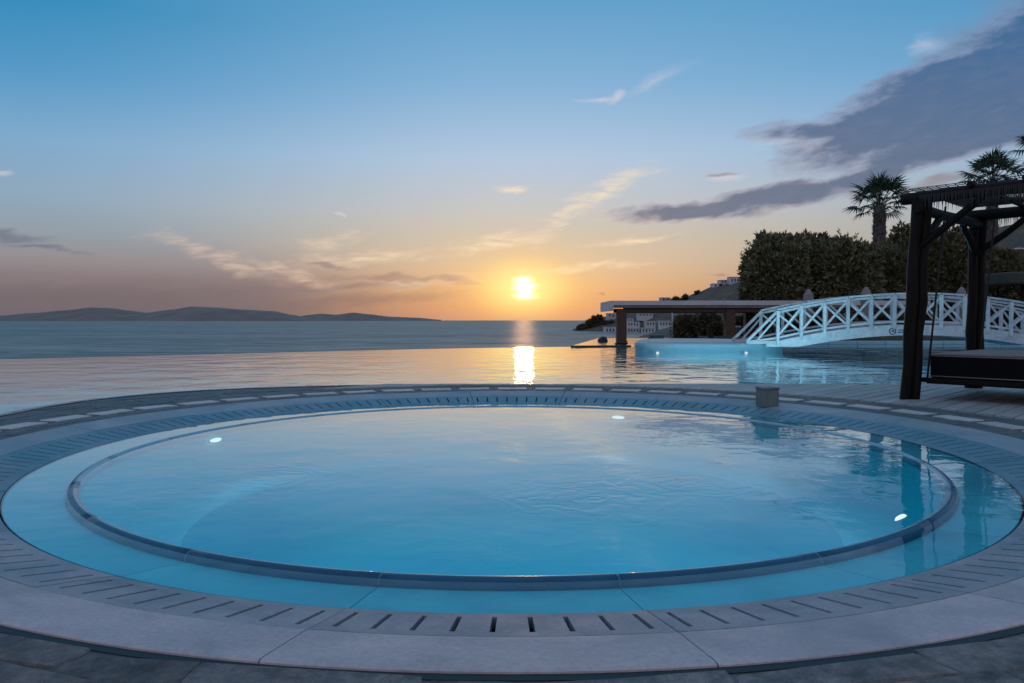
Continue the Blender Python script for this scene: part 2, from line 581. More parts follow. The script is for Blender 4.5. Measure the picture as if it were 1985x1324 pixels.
M['white'] = surface('white_paint', C(0.60, 0.63, 0.64), C(0.46, 0.51, 0.54), 0.55, 6, 6, 0.3, 20, 0.14, coords='World', stain=(C(0.28, 0.33, 0.36), 0.6))
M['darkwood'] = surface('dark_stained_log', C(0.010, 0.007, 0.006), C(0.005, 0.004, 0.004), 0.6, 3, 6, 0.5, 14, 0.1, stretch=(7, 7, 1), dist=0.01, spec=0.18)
M['brownwood'] = surface('brown_timber', C(0.085, 0.045, 0.028), C(0.045, 0.024, 0.016), 0.55, 3, 6, 0.5, 14, 0.1, stretch=(6, 6, 1))
M['fascia'] = surface('weathered_white_fascia', C(0.62, 0.63, 0.64), C(0.48, 0.50, 0.52), 0.6, 0.8, 5, 0.2, 6, 0, coords='World', stretch=(1, 1, 4))
M['roofstone'] = surface('grey_roof_edge', C(0.22, 0.20, 0.20), C(0.15, 0.14, 0.14), 0.8, 1.5, 5, 0.3, 8, 0, coords='World')
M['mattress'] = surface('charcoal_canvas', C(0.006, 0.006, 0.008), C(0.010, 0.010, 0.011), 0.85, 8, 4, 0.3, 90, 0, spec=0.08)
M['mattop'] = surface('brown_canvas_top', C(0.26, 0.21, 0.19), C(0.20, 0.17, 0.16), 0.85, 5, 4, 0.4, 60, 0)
M['rope'] = surface('dark_rope', C(0.02, 0.018, 0.016), C(0.03, 0.026, 0.022), 0.8, 40, 2, 0.3, 80, 0)
M['bollard'] = surface('grey_green_cast_box', C(0.16, 0.20, 0.19), C(0.11, 0.15, 0.15), 0.5, 9, 5, 0.2, 40, 0)
M['rock'] = surface('island_rock', C(0.26, 0.20, 0.17), C(0.19, 0.15, 0.135), 0.95, 0.004, 6, 0.0, coords='World')
M['hill'] = surface('scrub_hillside', C(0.20, 0.14, 0.10), C(0.09, 0.085, 0.055), 0.95, 0.035, 6, 0.8, 0.2, 0, coords='World', dist=2.0, fine=0.5, fine_scale=0.25)
M['ground'] = surface('garden_ground', C(0.11, 0.095, 0.075), C(0.06, 0.055, 0.04), 0.9, 0.5, 6, 0.5, 3, 0, coords='World', dist=0.05)
M['house'] = surface('whitewashed_wall', C(0.62, 0.62, 0.64), C(0.50, 0.50, 0.54), 0.8, 0.3, 4, 0.0, coords='World', rnd=0.12)
M['glass'] = surface('dark_window', C(0.02, 0.025, 0.035), C(0.03, 0.035, 0.045), 0.15, 1, 2, 0.0)
M['leaf'] = leaf_mat('dark_evergreen_leaf', C(0.19, 0.185, 0.10), C(0.11, 0.12, 0.07))
M['leafdim'] = leaf_mat('deep_green_leaf', C(0.11, 0.12, 0.065), C(0.15, 0.135, 0.07))
M['scrub'] = leaf_mat('olive_scrub_leaf', C(0.13, 0.105, 0.055), C(0.09, 0.085, 0.05))
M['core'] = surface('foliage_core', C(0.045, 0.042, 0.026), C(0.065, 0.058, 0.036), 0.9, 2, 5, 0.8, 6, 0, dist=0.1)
M['palm'] = leaf_mat('palm_leaf', C(0.035, 0.085, 0.060), C(0.05, 0.095, 0.06), 0.4)
M['palmtrunk'] = surface('fibrous_palm_trunk', C(0.13, 0.11, 0.10), C(0.06, 0.055, 0.055), 0.9, 4, 5, 0.8, 12, 0, dist=0.05)
M['bark'] = surface('grey_bark', C(0.06, 0.05, 0.04), C(0.035, 0.03, 0.025), 0.9, 4, 5, 0.6, 12, 0, stretch=(3, 3, 1))
M['canvas'] = surface('folded_parasol_canvas', C(0.30, 0.28, 0.27), C(0.22, 0.21, 0.21), 0.9, 5, 4, 0.3, 20, 0)
M['thatch'] = surface('green_grey_thatch', C(0.07, 0.08, 0.06), C(0.04, 0.046, 0.036), 0.95, 3, 6, 0.9, 10, 0, stretch=(1, 1, 5), dist=0.05)
M['boulder'] = surface('dark_boulder', C(0.03, 0.03, 0.035), C(0.05, 0.05, 0.055), 0.8, 2, 6, 0.6, 6, 0, dist=0.03)
M['mark'] = surface('black_paint_mark', C(0.02, 0.025, 0.035), C(0.03, 0.03, 0.04), 0.6, 5, 2, 0)
M['bluemark'] = surface('blue_paint_mark', C(0.02, 0.10, 0.30), C(0.03, 0.12, 0.32), 0.6, 5, 2, 0)
M['lens'] = emit_mat('pool_lamp_lens', (0.86, 0.93, 1.0, 1), 1.5)
M['lensdim'] = emit_mat('small_lamp_lens', (0.80, 0.92, 1.0, 1), 0.75)
M['steel'] = surface('lamp_ring', C(0.5, 0.55, 0.6), C(0.4, 0.46, 0.52), 0.3, 10, 2, 0)
M['tubwater'] = water_mat('tub_water', (0.70, 0.97, 1.0, 1), 5.0, 0.5, 0.010, 0.012, 1.65, 1.95,
                          jets=((-1.5, 4.85, 0.8, 0.07), (0.42, 4.2, 0.75, 0.09), (1.05, 4.6, 0.6, 0.07), (1.2, 6.6, 0.8, 0.05)))
M['poolwater'] = water_mat('pool_water', (0.75, 0.95, 1.0, 1), 3.2, 0.85, 0.024, 0.03, 1.2, 1.12)
M['sea'] = sea_mat()

# ------------------------------------------------------------------ sea, far islands, hillside
TC = Vector((0.0, 5.85, 0.0))         # centre of the round tub
SEA_Z = -8.0


def terrain_strip(name, mat, px_pts, dist, depth, base_z, rows=10, rough=0.05, seed=0.0, step=4, label=''):
    """a hill range: skyline heights from the photograph, given real distance and depth"""
    xs = [p[0] for p in px_pts]
    ys = [p[1] for p in px_pts]

    def sky_y(px):
        for i in range(len(xs) - 1):
            if xs[i] <= px <= xs[i + 1]:
                t = (px - xs[i]) / (xs[i + 1] - xs[i])
                t = t * t * (3 - 2 * t) * 0.5 + t * 0.5
                return ys[i] + (ys[i + 1] - ys[i]) * t
        return ys[-1]

    cols = list(range(int(xs[0]), int(xs[-1]) + 1, step))
    vs, fs = [], []
    for ci, px in enumerate(cols):
        Dm = dist(px) if callable(dist) else dist
        dp = depth(px) if callable(depth) else depth
        ridge = at(px, sky_y(px), Dm + dp * 0.55)
        hx = ridge.x / ridge.y
        for j in range(rows + 1):
            t = j / rows
            Y = Dm + dp * t
            prof = math.sin(min(t / 0.55, 1.0) * math.pi / 2) ** 1.15 if t <= 0.55 else math.cos((t - 0.55) / 0.45 * math.pi / 2)
            h = (ridge.z - base_z) * prof
            n = mnoise.fractal(Vector((hx * Dm * 0.012 * 40 / dp * 4, Y * 0.16 * 4 / dp * 2, seed)), 1.0, 2.0, 5)
            h *= 1 + rough * n * (1.6 if t < 0.5 else 0.3) * math.sin(t * math.pi)
            vs.append((hx * Y, Y, base_z - 1.5 + h + (1.5 if prof > 0.02 else 0)))
    nr = rows + 1
    for ci in range(len(cols) - 1):
        for j in range(rows):
            a = ci * nr + j
            fs.append((a, a + nr, a + nr + 1, a + 1))
    o = MB().add(vs, fs).build(name, mat, None, True)
    tag(o, label, kind='structure')
    return o


sea_mesh = MB()
ys = [20, 60, 150, 400, 1000, 3000, 9000, 30000, 90000]
vs, fs = [], []
for yy in ys:
    for xx in (-1.2, -0.6, 0.0, 0.6, 1.2):
        vs.append((xx * (yy + 300), yy, SEA_Z))
for i in range(len(ys) - 1):
    for k in range(4):
        fs.append((i * 5 + k, i * 5 + k + 1, (i + 1) * 5 + k + 1, (i + 1) * 5 + k))
tag(sea_mesh.add(vs, fs).build('sea', M['sea']), 'grey green open sea stretching to the horizon', kind='structure')

terrain_strip('island', M['rock'], [(-60, 617), (0, 612), (60, 607), (130, 601), (175, 596), (215, 597), (250, 602), (285, 606), (330, 600), (372, 594),
              (420, 596), (470, 600), (530, 603), (565, 610), (605, 617), (640, 620)], 8500, 1800, SEA_Z, 9, 0.10, 1.3,
              label='long dark double-humped island on the horizon')
terrain_strip('island', M['rock'], [(560, 619), (595, 611), (622, 608), (650, 610), (685, 606), (715, 609), (760, 614), (810, 616), (856, 620)], 12500, 1500, SEA_Z, 9, 0.10, 4.1,
              label='low distant island trailing off behind the double-humped one')

HILL = [(1092, 646), (1107, 640), (1122, 634), (1140, 627), (1152, 619), (1172, 613), (1200, 606), (1240, 592), (1280, 582), (1325, 577), (1350, 567), (1382, 555),
        (1420, 548), (1460, 540), (1560, 520), (1700, 492), (1850, 462), (1960, 432), (2060, 415), (2250, 420)]
hill_d = lambda px: 640 - min(max((px - 1092) / 1100, 0), 1) * 330
terrain_strip('hillside', M['hill'], HILL, hill_d, lambda px: 190, SEA_Z, 22, 0.16, 7.7, label='dark scrubby headland running down to the sea')


def house(px0, px1, py0, py1, Y, label, nwin=3, rows=1, chimney=False, arch=False, depth=9.0):
    a = at(px0, py1, Y)
    c = at(px1, py0, Y)
    w, h = c.x - a.x, c.z - a.z
    root = empty('house', ((a.x + c.x) / 2, Y, a.z))
    mw = MB()
    mw.box((0, depth / 2, (h - 4) / 2), (w, depth, h + 4))
    mw.build('wall', M['house'], root)
    MB().box((0, depth / 2 - 0.15, h + 0.12), (w + 0.5, depth + 0.5, 0.24)).build('roof', M['house'], root)
    if nwin:
        ww = w / (nwin * 2 + 1)
        for r_ in range(rows):
            zz = h * (r_ + 0.5) / rows
            for k in range(nwin):
                x0 = -w / 2 + ww * (1 + 2 * k) + ww / 2
                wn = MB().box((x0, -0.03, zz), (ww * 0.9, 0.10, h / rows * 0.52)).build('window', M['glass'], root)
                MB().box((x0, -0.14, zz - h / rows * 0.29), (ww * 1.1, 0.3, 0.16)).build('sill', M['house'], wn)
    if chimney:
        MB().box((w * 0.25, depth * 0.4, h + 0.9), (0.9, 0.9, 1.6)).build('chimney', M['house'], root)
    tag(root, label, 'house', 'whitewashed houses on the headland')
    return root


house(1177, 1194, 607.5, 615, 668, 'small pale house on the ridge just outside the first pavilion column', 2)
house(1172, 1194, 634.5, 645, 560, 'mauve low waterside house just outside the first pavilion column', 3)
house(1237, 1266, 608, 612.5, 620, 'long white house highest of those seen under the pavilion roof', 4)
house(1215, 1228, 618, 623, 600, 'small white cube house half hidden by the pavilion column', 2)
house(1215, 1240, 624.5, 633, 575, 'white house with shaded windows beside the pavilion column, middle terrace', 4)
house(1252, 1271, 623, 632, 573, 'white cube house in the middle of the middle terrace', 3)
house(1277, 1302, 622, 633, 570, 'wide white house beside the thin pale pole', 4)
house(1215, 1240, 636, 645, 548, 'white waterside house beside the pavilion column, lowest terrace', 4)
house(1243, 1270, 636, 645, 546, 'white waterside house above the grey block, lowest terrace', 4)
house(1281, 1300, 577, 583, 700, 'small stone house on the ridge above the pavilion roof', 2)
house(1382, 1400, 550, 563, 640, 'pale two storey house at the lower end of the hilltop group', 2, 2)
house(1396, 1416, 543, 549, 640, 'flat roofed dark eaved house between two hilltop houses', 3)
house(1415, 1446, 537, 549, 632, 'long white hilltop house beside the evergreen hedge', 5, 1, True)

# ------------------------------------------------------------------ main pool
PZ = -0.05
pool_edge = [(-4.97, 7.36), (-5.02, 7.9), (-4.93, 8.7), (-4.65, 9.32), (-4.2, 9.9), (-3.48, 10.36), (-2.7, 10.63), (-1.79, 10.83), (-0.9, 10.91), (0.2, 10.93)]
deck_poly = [(-4.6, -6), (-4.9, 2), (-5.05, 4.5), (-5.05, 6.2)] + pool_edge + [(3.0, 10.93), (8.0, 10.93), (16.0, 10.93), (16.0, -6)]
far_edge = [(-12, 0), (-16, 5), (-17.6, 11), (-16.6, 16.5), (-13.9, 20.6), (-10.55, 22.5), (-6.75, 25.4), (-2.7, 28.2), (0.1, 29.5), (2.4, 30.1), (4.4, 30.4), (4.6, 33), (30, 33.5), (30, 10.5), (14, 9)]
pool_poly = far_edge + [(-3, 9), (-4.2, 6), (-4.2, 0)]


def smooth_poly(pts, it=2, closed=False):
    for _ in range(it):
        q = [] if closed else [pts[0]]
        n = len(pts)
        for i in range(n if closed else n - 1):
            p0, p1 = Vector(pts[i]), Vector(pts[(i + 1) % n])
            q += [tuple(p0.lerp(p1, 0.25)), tuple(p0.lerp(p1, 0.75))]
        if not closed:
            q.append(pts[-1])
        pts = q
    return pts


def ngon(name, pts, z, mat, parent=None):
    bm = bmesh.new()
    vs_ = [bm.verts.new((p[0], p[1], z)) for p in pts]
    f = bm.faces.new(vs_)
    bmesh.ops.triangulate(bm, faces=[f])
    bmesh.ops.recalc_face_normals(bm, faces=bm.faces)
    if sum(f_.normal.z for f_ in bm.faces) < 0:
        bmesh.ops.reverse_faces(bm, faces=bm.faces)
    me = bpy.data.meshes.new(name)
    bm.to_mesh(me)
    bm.free()
    me.materials.append(mat)
    o = bpy.data.objects.new(name, me)
    o.parent = parent
    return link(o)


fe = smooth_poly(far_edge[:11], 2) + far_edge[11:]
pp = fe + [(-3, 9), (-4.2, 6), (-4.2, 0)]
pw = ngon('pool_water', pp, PZ, M['poolwater'])
tag(pw, 'still main pool water mirroring the sunset sky', kind='structure')
shell = empty('infinity_pool', (0, 20, -1.0))
tag(shell, 'large infinity pool with overflow rim facing the sea', 'pool')
fl = ngon('floor', [(p[0], p[1] - 20) for p in pp], 0.0, M['pooltile'], shell)
wall = MB()
for i in range(len(fe) - 1):
    (x0, y0), (x1, y1) = fe[i], fe[i + 1]
    wall.add([(x0, y0 - 20, 0), (x1, y1 - 20, 0), (x1, y1 - 20, 0.945), (x0, y0 - 20, 0.945)], [(0, 1, 2, 3)])
wall.build('wall', M['pooltile'], shell)
ow = MB()
k = len(smooth_poly(far_edge[:11], 2))
for i in range(k - 1):
    a, c = Vector(fe[i]), Vector(fe[i + 1])
    n = Vector((-(c - a).y, (c - a).x)).normalized() * 0.14
    a2, c2 = a + n, c + n
    ow.add([(a.x, a.y - 20, 0.942), (c.x, c.y - 20, 0.942), (c2.x, c2.y - 20, 0.935), (a2.x, a2.y - 20, 0.935),
            (a2.x, a2.y - 20, 0.2), (c2.x, c2.y - 20, 0.2)], [(0, 1, 2, 3), (3, 2, 5, 4)])
ow.build('overflow_rim', M['edge'], shell)
# dark raised rim in front of the lower pool
MB().bar((2.35, 10.12, 0.975), (4.75, 10.45, 0.975), 0.22, 0.05).build('dark_rim', M['gutter'], shell)

lp = [at(1107, 671.5, 46), at(1160, 655, 66), at(1302, 654, 68), at(1420, 655, 66), at(1420, 671.5, 46)]
tag(ngon('lower_pool_water', [(p.x, p.y) for p in lp], -0.55, M['poolwater']), 'bright lower pool water beyond the main rim', kind='structure')
ngl = ngon('lower_pool_floor', [(p.x, p.y) for p in lp], -1.5, M['pooltile'])
tag(ngl, 'floor of the lower pool', kind='structure')
# garden ground on the right, behind the pools
gm = MB()
gv, gf = [], []
nx, ny = 40, 26
for j in range(ny + 1):
    Y = 33.6 + j * 4.2
    for i in range(nx + 1):
        X = 4.7 + i * 2.4 + max(0, (Y - 50)) * 0.32
        t = max(0.0, min(1.0, (X - 0.33 * Y - 1.5) / 10))
        zz = -0.75 + (0.72 + 0.5 * max(0, (Y - 36) / 30)) * t + max(0, Y - 70) * 0.03 + 0.12 * mnoise.noise(Vector((X * 0.3, Y * 0.3, 0)))
        gv.append((X, Y, zz))
for j in range(ny):
    for i in range(nx):
        a = j * (nx + 1) + i
        gf.append((a, a + 1, a + nx + 2, a + nx + 1))
tag(gm.add(gv, gf).build('garden_ground', M['ground'], None, True), 'dark garden ground behind the pools', kind='structure')
# pale far coping of the pool under the bridge
cp = empty('pool_coping', (18, 33.3, 0))
tag(cp, 'pale stone coping along the far side of the pool under the bridge', 'coping')
for i in range(16):
    MB().box((-8.6 + i * 1.25, 0, 0.02), (1.235, 0.55, 0.16)).build('coping_stone', M['island'], cp, bevel=0.02)
tag(MB().bar((9.0, 33.75, -0.2), (30, 33.75, -0.2), 0.3, 1.0).build('low_wall', M['ground']), 'low dark wall behind the far pool coping', 'wall')

# ------------------------------------------------------------------ round tub: rings of cut stone
NSEG = 20
SEG = 2 * math.pi / NSEG
T0 = 0.14


def pol(r_, th, z=0.0, c=TC):
    return (c.x + r_ * math.sin(th), c.y - r_ * math.cos(th), z)


tub = empty('round_pool', (TC.x, TC.y, 0))
tag(tub, 'large round spa pool with slotted stone rim and blue water', 'pool')
LC = Vector((0, 0, 0))


def ring_cells(thetas, rz, mask, thick):
    """solid plate over a polar grid; mask(i, j) False leaves a hole"""
    nt_, nr_ = len(thetas), len(rz)
    vs_, fs_ = [], []
    for th in thetas:
        for (r_, z_) in rz:
            vs_.append(pol(r_, th, z_, LC))
    k = len(vs_)
    for th in thetas:
        for (r_, z_) in rz:
            vs_.append(pol(r_, th, z_ - thick, LC))
    idx = lambda i, j: i * nr_ + j
    ok = lambda i, j: 0 <= i < nt_ - 1 and 0 <= j < nr_ - 1 and mask(i, j)
    for i in range(nt_ - 1):
        for j in range(nr_ - 1):
            if not ok(i, j):
                continue
            a, b_, c_, d_ = idx(i, j), idx(i, j + 1), idx(i + 1, j + 1), idx(i + 1, j)
            fs_.append((a, b_, c_, d_))
            if not ok(i - 1, j):
                fs_.append((b_, a, a + k, b_ + k))
            if not ok(i + 1, j):
                fs_.append((d_, c_, c_ + k, d_ + k))
            if not ok(i, j - 1):
                fs_.append((a, d_, d_ + k, a + k))
            if not ok(i, j + 1):
                fs_.append((c_, b_, b_ + k, c_ + k))
    return vs_, fs_


def piece(name, mesh, th, parent):
    o = bpy.data.objects.new(name, mesh)
    o.parent = parent
    o.rotation_euler = (0, 0, th)
    return link(o)


rj = random.Random(5)
# bull-nosed lip
lipv, lipf = [], []
g = 0.003 / 2.93
nth = 8
prof = [(2.942 + 0.041 * math.cos(a), -0.030 + 0.041 * math.sin(a)) for a in [R(x) for x in (-70, -30, 0, 25, 50, 70, 90, 110, 130, 155, 180, 210, 250)]]
for i in range(nth + 1):
    th = g + (SEG - 2 * g) * i / nth
    for (r_, z_) in prof:
        lipv.append(pol(r_, th, z_, LC))
npf = len(prof)
for i in range(nth):
    for j in range(npf - 1):
        a = i * npf + j
        lipf.append((a, a + npf, a + npf + 1, a + 1))
lipf.append(tuple(range(npf)))
lipf.append(tuple(range(nth * npf + npf - 1, nth * npf - 1, -1)))
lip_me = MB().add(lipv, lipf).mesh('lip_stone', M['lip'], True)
lip_me.materials.append(M['lip_shade'])
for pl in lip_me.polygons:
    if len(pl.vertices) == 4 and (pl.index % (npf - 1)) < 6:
        pl.material_index = 1  # outer half takes the painted shade colour
# ledge slab
g = 0.0025 / 3.1
ths = [g + (SEG - 2 * g) * i / 8 for i in range(9)]
v_, f_ = ring_cells(ths, [(2.965, -0.034), (3.12, -0.019), (3.276, -0.006)], lambda i, j: True, 0.05)
ledge_me = MB().add(v_, f_).mesh('ledge_slab', M['ledge'])
# slotted gutter cover, nine slots each
g = 0.0025 / 3.45
pitch = SEG / 9
half = 0.0088 / 3.44
ths = [g]
slot_cols = []
for s_ in range(9):
    c_ = pitch * (s_ + 0.5)
    ths += [c_ - half, c_ + half]
    slot_cols.append(len(ths) - 2)
ths.append(SEG - g)
rz = [(3.292, 0.000), (3.298, 0.0035), (3.352, 0.0135), (3.555, 0.047), (3.607, 0.0555)]
v_, f_ = ring_cells(ths, rz, lambda i, j: not (i in slot_cols and j == 2), 0.035)
grate_me = MB().add(v_, f_).mesh('gutter_slab', M['grate'])
# outer coping
g = 0.0025 / 3.75
ths = [g + (SEG - 2 * g) * i / 8 for i in range(9)]
v_, f_ = ring_cells(ths, [(3.613, 0.056), (3.75, 0.0735), (3.895, 0.0915), (3.906, 0.087)], lambda i, j: True, 0.06)
coping_me = MB().add(v_, f_).mesh('coping_slab', M['coping'])
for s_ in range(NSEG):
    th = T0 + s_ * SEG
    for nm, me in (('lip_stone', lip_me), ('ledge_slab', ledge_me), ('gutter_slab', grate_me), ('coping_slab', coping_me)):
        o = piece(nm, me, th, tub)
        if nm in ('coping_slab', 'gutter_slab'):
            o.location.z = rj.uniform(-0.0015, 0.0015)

NC = 160
shell_m = MB()
profile = [(2.915, -0.02), (2.900, -0.06), (2.885, -0.40), (2.86, -0.45), (2.40, -0.47), (2.36, -0.50), (2.35, -1.0), (2.25, -1.06), (0.0, -1.10)]
vs, fs = [], []
for (r_, z_) in profile:
    for k in range(NC):
        vs.append(pol(r_, 2 * math.pi * k / NC, z_, LC))
for i in range(len(profile) - 1):
    for k in range(NC):
        fs.append((i * NC + k, i * NC + (k + 1) % NC, (i + 1) * NC + (k + 1) % NC, (i + 1) * NC + k))
shell_m.add(vs, fs).build('basin', M['tubtile'], tub, True, autos=35)
gut = MB()
vs, fs = [], []
for (r_, z_) in [(2.9, -0.10), (3.25, -0.075), (3.30, -0.10), (3.60, -0.08), (3.92, -0.02), (3.93, 0.04)]:
    for k in range(NC):
        vs.append(pol(r_, 2 * math.pi * k / NC, z_, LC))
for i in range(5):
    for k in range(NC):
        fs.append((i * NC + k, i * NC + (k + 1) % NC, (i + 1) * NC + (k + 1) % NC, (i + 1) * NC + k))
gut.add(vs, fs).build('gutter_channel', M['gutter'], tub)
shadow_v = []
for (r_, z_) in [(3.9065, 0.083), (3.934, 0.0795)]:
    for k in range(NC):
        shadow_v.append(pol(r_, 2 * math.pi * k / NC, z_, LC))
MB().add(shadow_v, [(k, (k + 1) % NC, NC + (k + 1) % NC, NC + k) for k in range(NC)]).build('painted_shadow_strip', M['gutter'], tub)  # dark strip painted in for the shadow line along the coping's outer edge
wv = [pol(3.284, 2 * math.pi * k / 240, 0.0) for k in range(240)]
tw = ngon('tub_water', wv, 0.0, M['tubwater'])
tag(tw, 'calm blue water filling the round spa pool', kind='structure')


def pool_light(px, py, label, energy, r_=2.868, z=-0.085, tilt=0.35):
    p = at(px, py, 6)
    k = 1.0 / (1.0 - p.z)
    hit = Vector((p.x * k, 6 * k, 0))
    dvec = hit - TC
    th = math.atan2(dvec.x, -dvec.y)
    base = Vector(pol(r_, th, z))
    n = (TC - base)
    n.z = 0
    n.normalize()
    root = empty('pool_light', base)
    q_ = (n + Vector((0, 0, tilt))).normalized().to_track_quat('Z', 'Y')
    root.rotation_euler = q_.to_euler()
    lens = MB().lathe([(0.075, 0.0), (0.072, 0.018), (0.055, 0.034), (0.025, 0.041), (0.0005, 0.043)], n=32).build('lens', M['lens'], root, True)
    ring = MB().lathe([(0.075, 0.001), (0.075, 0.014), (0.090, 0.012), (0.094, 0.0)], n=20).build('ring', M['steel'], root, True)
    for o_ in (lens, ring):
        o_.scale = (0.26, 1.0, 0.5) if abs((q_ @ Vector((1, 0, 0))).z) > abs((q_ @ Vector((0, 1, 0))).z) else (1.0, 0.26, 0.5)
    tag(root, label, 'light', 'underwater lights of the round pool')
    ld = bpy.data.lights.new('pool_lamp', 'SPOT')
    ld.energy = energy
    if tilt > 1:
        ld.color = (0.30, 0.60, 1.0)
    ld.spot_size = R(175)
    ld.spot_blend = 1.0
    if tilt <= 1:
        ld.color = (0.62, 0.88, 1.0)
    ld.shadow_soft_size = 0.12
    lo = bpy.data.objects.new('pool_lamp', ld)
    lo.location = base + n * 0.25 + Vector((0, 0, -0.12))
    lo.rotation_euler = (n + Vector((0, 0, -0.25))).to_track_quat('-Z', 'Y').to_euler()
    link(lo)


pool_light(462, 838, 'glowing underwater light on the sea side, the one farther from the bridge', 1.3)
pool_light(1187, 799, 'glowing underwater light at the far middle of the round pool', 1.3)
pool_light(1800, 1004, 'brightest underwater light under the lip nearest the daybed', 48, 2.80, -0.03, 3.0)

def pool_wall_lamp(px, py, label):
    p = at(px, py, 24.0)
    root = empty('pool_wall_light', (p.x, 24.44, -0.055))
    MB().lathe([(0.05, 0.0), (0.045, 0.015), (0.025, 0.025), (0.0005, 0.03)], n=16).build('lens', M['lensdim'], root, True)
    MB().lathe([(0.05, -0.01), (0.065, 0.0), (0.065, -0.02)], n=16).build('ring', M['steel'], root, True)
    root.rotation_euler = (R(80), 0, 0)
    tag(root, label, 'light', 'lights on the platform wall')
    ld = bpy.data.lights.new('pool_wall_lamp', 'POINT')
    ld.energy = 170
    ld.color = (0.55, 0.85, 1.0)
    ld.shadow_soft_size = 0.15
    lo = bpy.data.objects.new('pool_wall_lamp', ld)
    lo.location = (p.x + 1.2, 21.5, -0.35)
    link(lo)


pool_wall_lamp(1280, 683, 'small light at the waterline near the free end of the platform')
pool_wall_lamp(1455, 685, 'small light at the waterline below the foot of the bridge')

# ------------------------------------------------------------------ terrace round the tub
dp = [Vector((p[0], p[1])) for p in deck_poly]


def edge_dist(th):
    o = Vector((TC.x, TC.y))
    d_ = Vector((math.sin(th), -math.cos(th)))
    best = 30.0
    for i in range(len(dp)):
        a, c = dp[i], dp[(i + 1) % len(dp)]
        e = c - a
        den = d_.x * e.y - d_.y * e.x
        if abs(den) < 1e-9:
            continue
        w = a - o
        t = (w.x * e.y - w.y * e.x) / den
        s_ = (w.x * d_.y - w.y * d_.x) / den
        if t > 0 and -1e-6 <= s_ <= 1 + 1e-6:
            best = min(best, t)
    return best


terrace = MB()
ND = 360
vs, fs = [], []
for k in range(ND):
    th = 2 * math.pi * k / ND
    e = edge_dist(th)
    vs += [pol(3.912, th, 0.0755), pol(e, th, 0.0755), pol(e, th, -1.4)]
for k in range(ND):
    a, c = k * 3, ((k + 1) % ND) * 3
    fs += [(a, a + 1, c + 1, c), (a + 1, a + 2, c + 2, c + 1)]
terr = terrace.add(vs, fs).build('terrace', M['mortar'])
tag(terr, 'stone and timber terrace around the round pool', kind='structure')

rs = random.Random(21)


def stone_piece(name, corners, z, h, mat, inset=0.006, tilt=0.004):
    """a paving piece with slightly rounded, uneven top"""
    c = sum((Vector(p) for p in corners), Vector((0, 0))) / len(corners)
    top, mid, bot = [], [], []
    for p in corners:
        d_ = Vector(p) - c
        L = max(d_.length, 1e-4)
        mid.append(c + d_ * (1 - inset / L))
        top.append(c + d_ * (1 - (inset + 0.008) / L))
    n = len(corners)
    zt = [z + h + rs.uniform(-tilt, tilt) for _ in range(n)]
    vs_ = [(p.x - c.x, p.y - c.y, zt[i]) for i, p in enumerate(top)] + [(p.x - c.x, p.y - c.y, zt[i] - 0.006) for i, p in enumerate(mid)] + \
          [(p.x - c.x, p.y - c.y, z - 0.02) for p in mid]
    fs_ = [tuple(range(n))]
    for i in range(n):
        j = (i + 1) % n
        fs_ += [(i, n + i, n + j, j), (n + i, 2 * n + i, 2 * n + j, n + j)]
    o = MB().add(vs_, [tuple(reversed(f)) for f in fs_]).build(name, mat, terr)
    o.location = (c.x, c.y, 0)
    return o


def seen(th, rr):
    """only where the terrace can be seen"""
    x_, y_, _ = pol(rr, th)
    return y_ > 1.2 and abs(x_) < y_ * 0.80 + 0.6


def arc_quad(r0, r1, t0, t1, j=0.0, mid=True):
    pts = []
    q_ = lambda: rs.uniform(-j, j)
    pts.append(pol(r0 + q_(), t0 + q_() / r0)[:2])
    pts.append(pol(r0 + q_(), t1 + q_() / r0)[:2])
    if mid:
        pts.append(pol(r1 + q_(), t1 + q_() / r1)[:2])
        pts.append(pol(r1 + q_(), (t0 + t1) / 2 + q_() / r1)[:2])
    else:
        pts.append(pol(r1 + q_(), t1 + q_() / r1)[:2])
    pts.append(pol(r1 + q_(), t0 + q_() / r1)[:2])
    return pts


def stone_row(r0, r1, wmin, wmax, outer_fn=None):
    th = rs.uniform(0, 0.1)
    while th < 2 * math.pi:
        w = rs.uniform(wmin, wmax) / r0
        tm = th + w / 2
        if seen(tm, r0):
            lim = outer_fn(tm) if outer_fn else 99
            if r1 < lim:
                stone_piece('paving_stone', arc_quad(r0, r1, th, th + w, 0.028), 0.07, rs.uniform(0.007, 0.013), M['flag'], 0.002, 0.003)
        th += w


BOARD_R = 4.83
right_side = lambda th: 0.55 < (th % (2 * math.pi)) < 2.9


def out_lim(th):
    e = edge_dist(th) - 0.10
    return min(e, BOARD_R + 0.01) if right_side(th) else e


stone_row(3.934, 4.075, 0.25, 0.6)
stone_row(4.078, 4.257, 0.25, 0.65)
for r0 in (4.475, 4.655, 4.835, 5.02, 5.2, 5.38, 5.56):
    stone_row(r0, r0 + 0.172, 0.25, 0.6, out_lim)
NSL = 54
for k in range(NSL):
    th = 2 * math.pi * k / NSL
    if not seen(th, 4.36):
        continue
    w = 0.40 / 4.36
    stone_piece('paving_slab', arc_quad(4.262, 4.466, th - w / 2, th + w / 2, 0.006), 0.07, 0.017, M['slab'], 0.003, 0.002)
    stone_piece('paving_stone', arc_quad(4.268, 4.462, th + w / 2 + 0.003, th + 2 * math.pi / NSL - w / 2 - 0.003, 0.006, False), 0.07, 0.014, M['flag'], 0.004, 0.003)
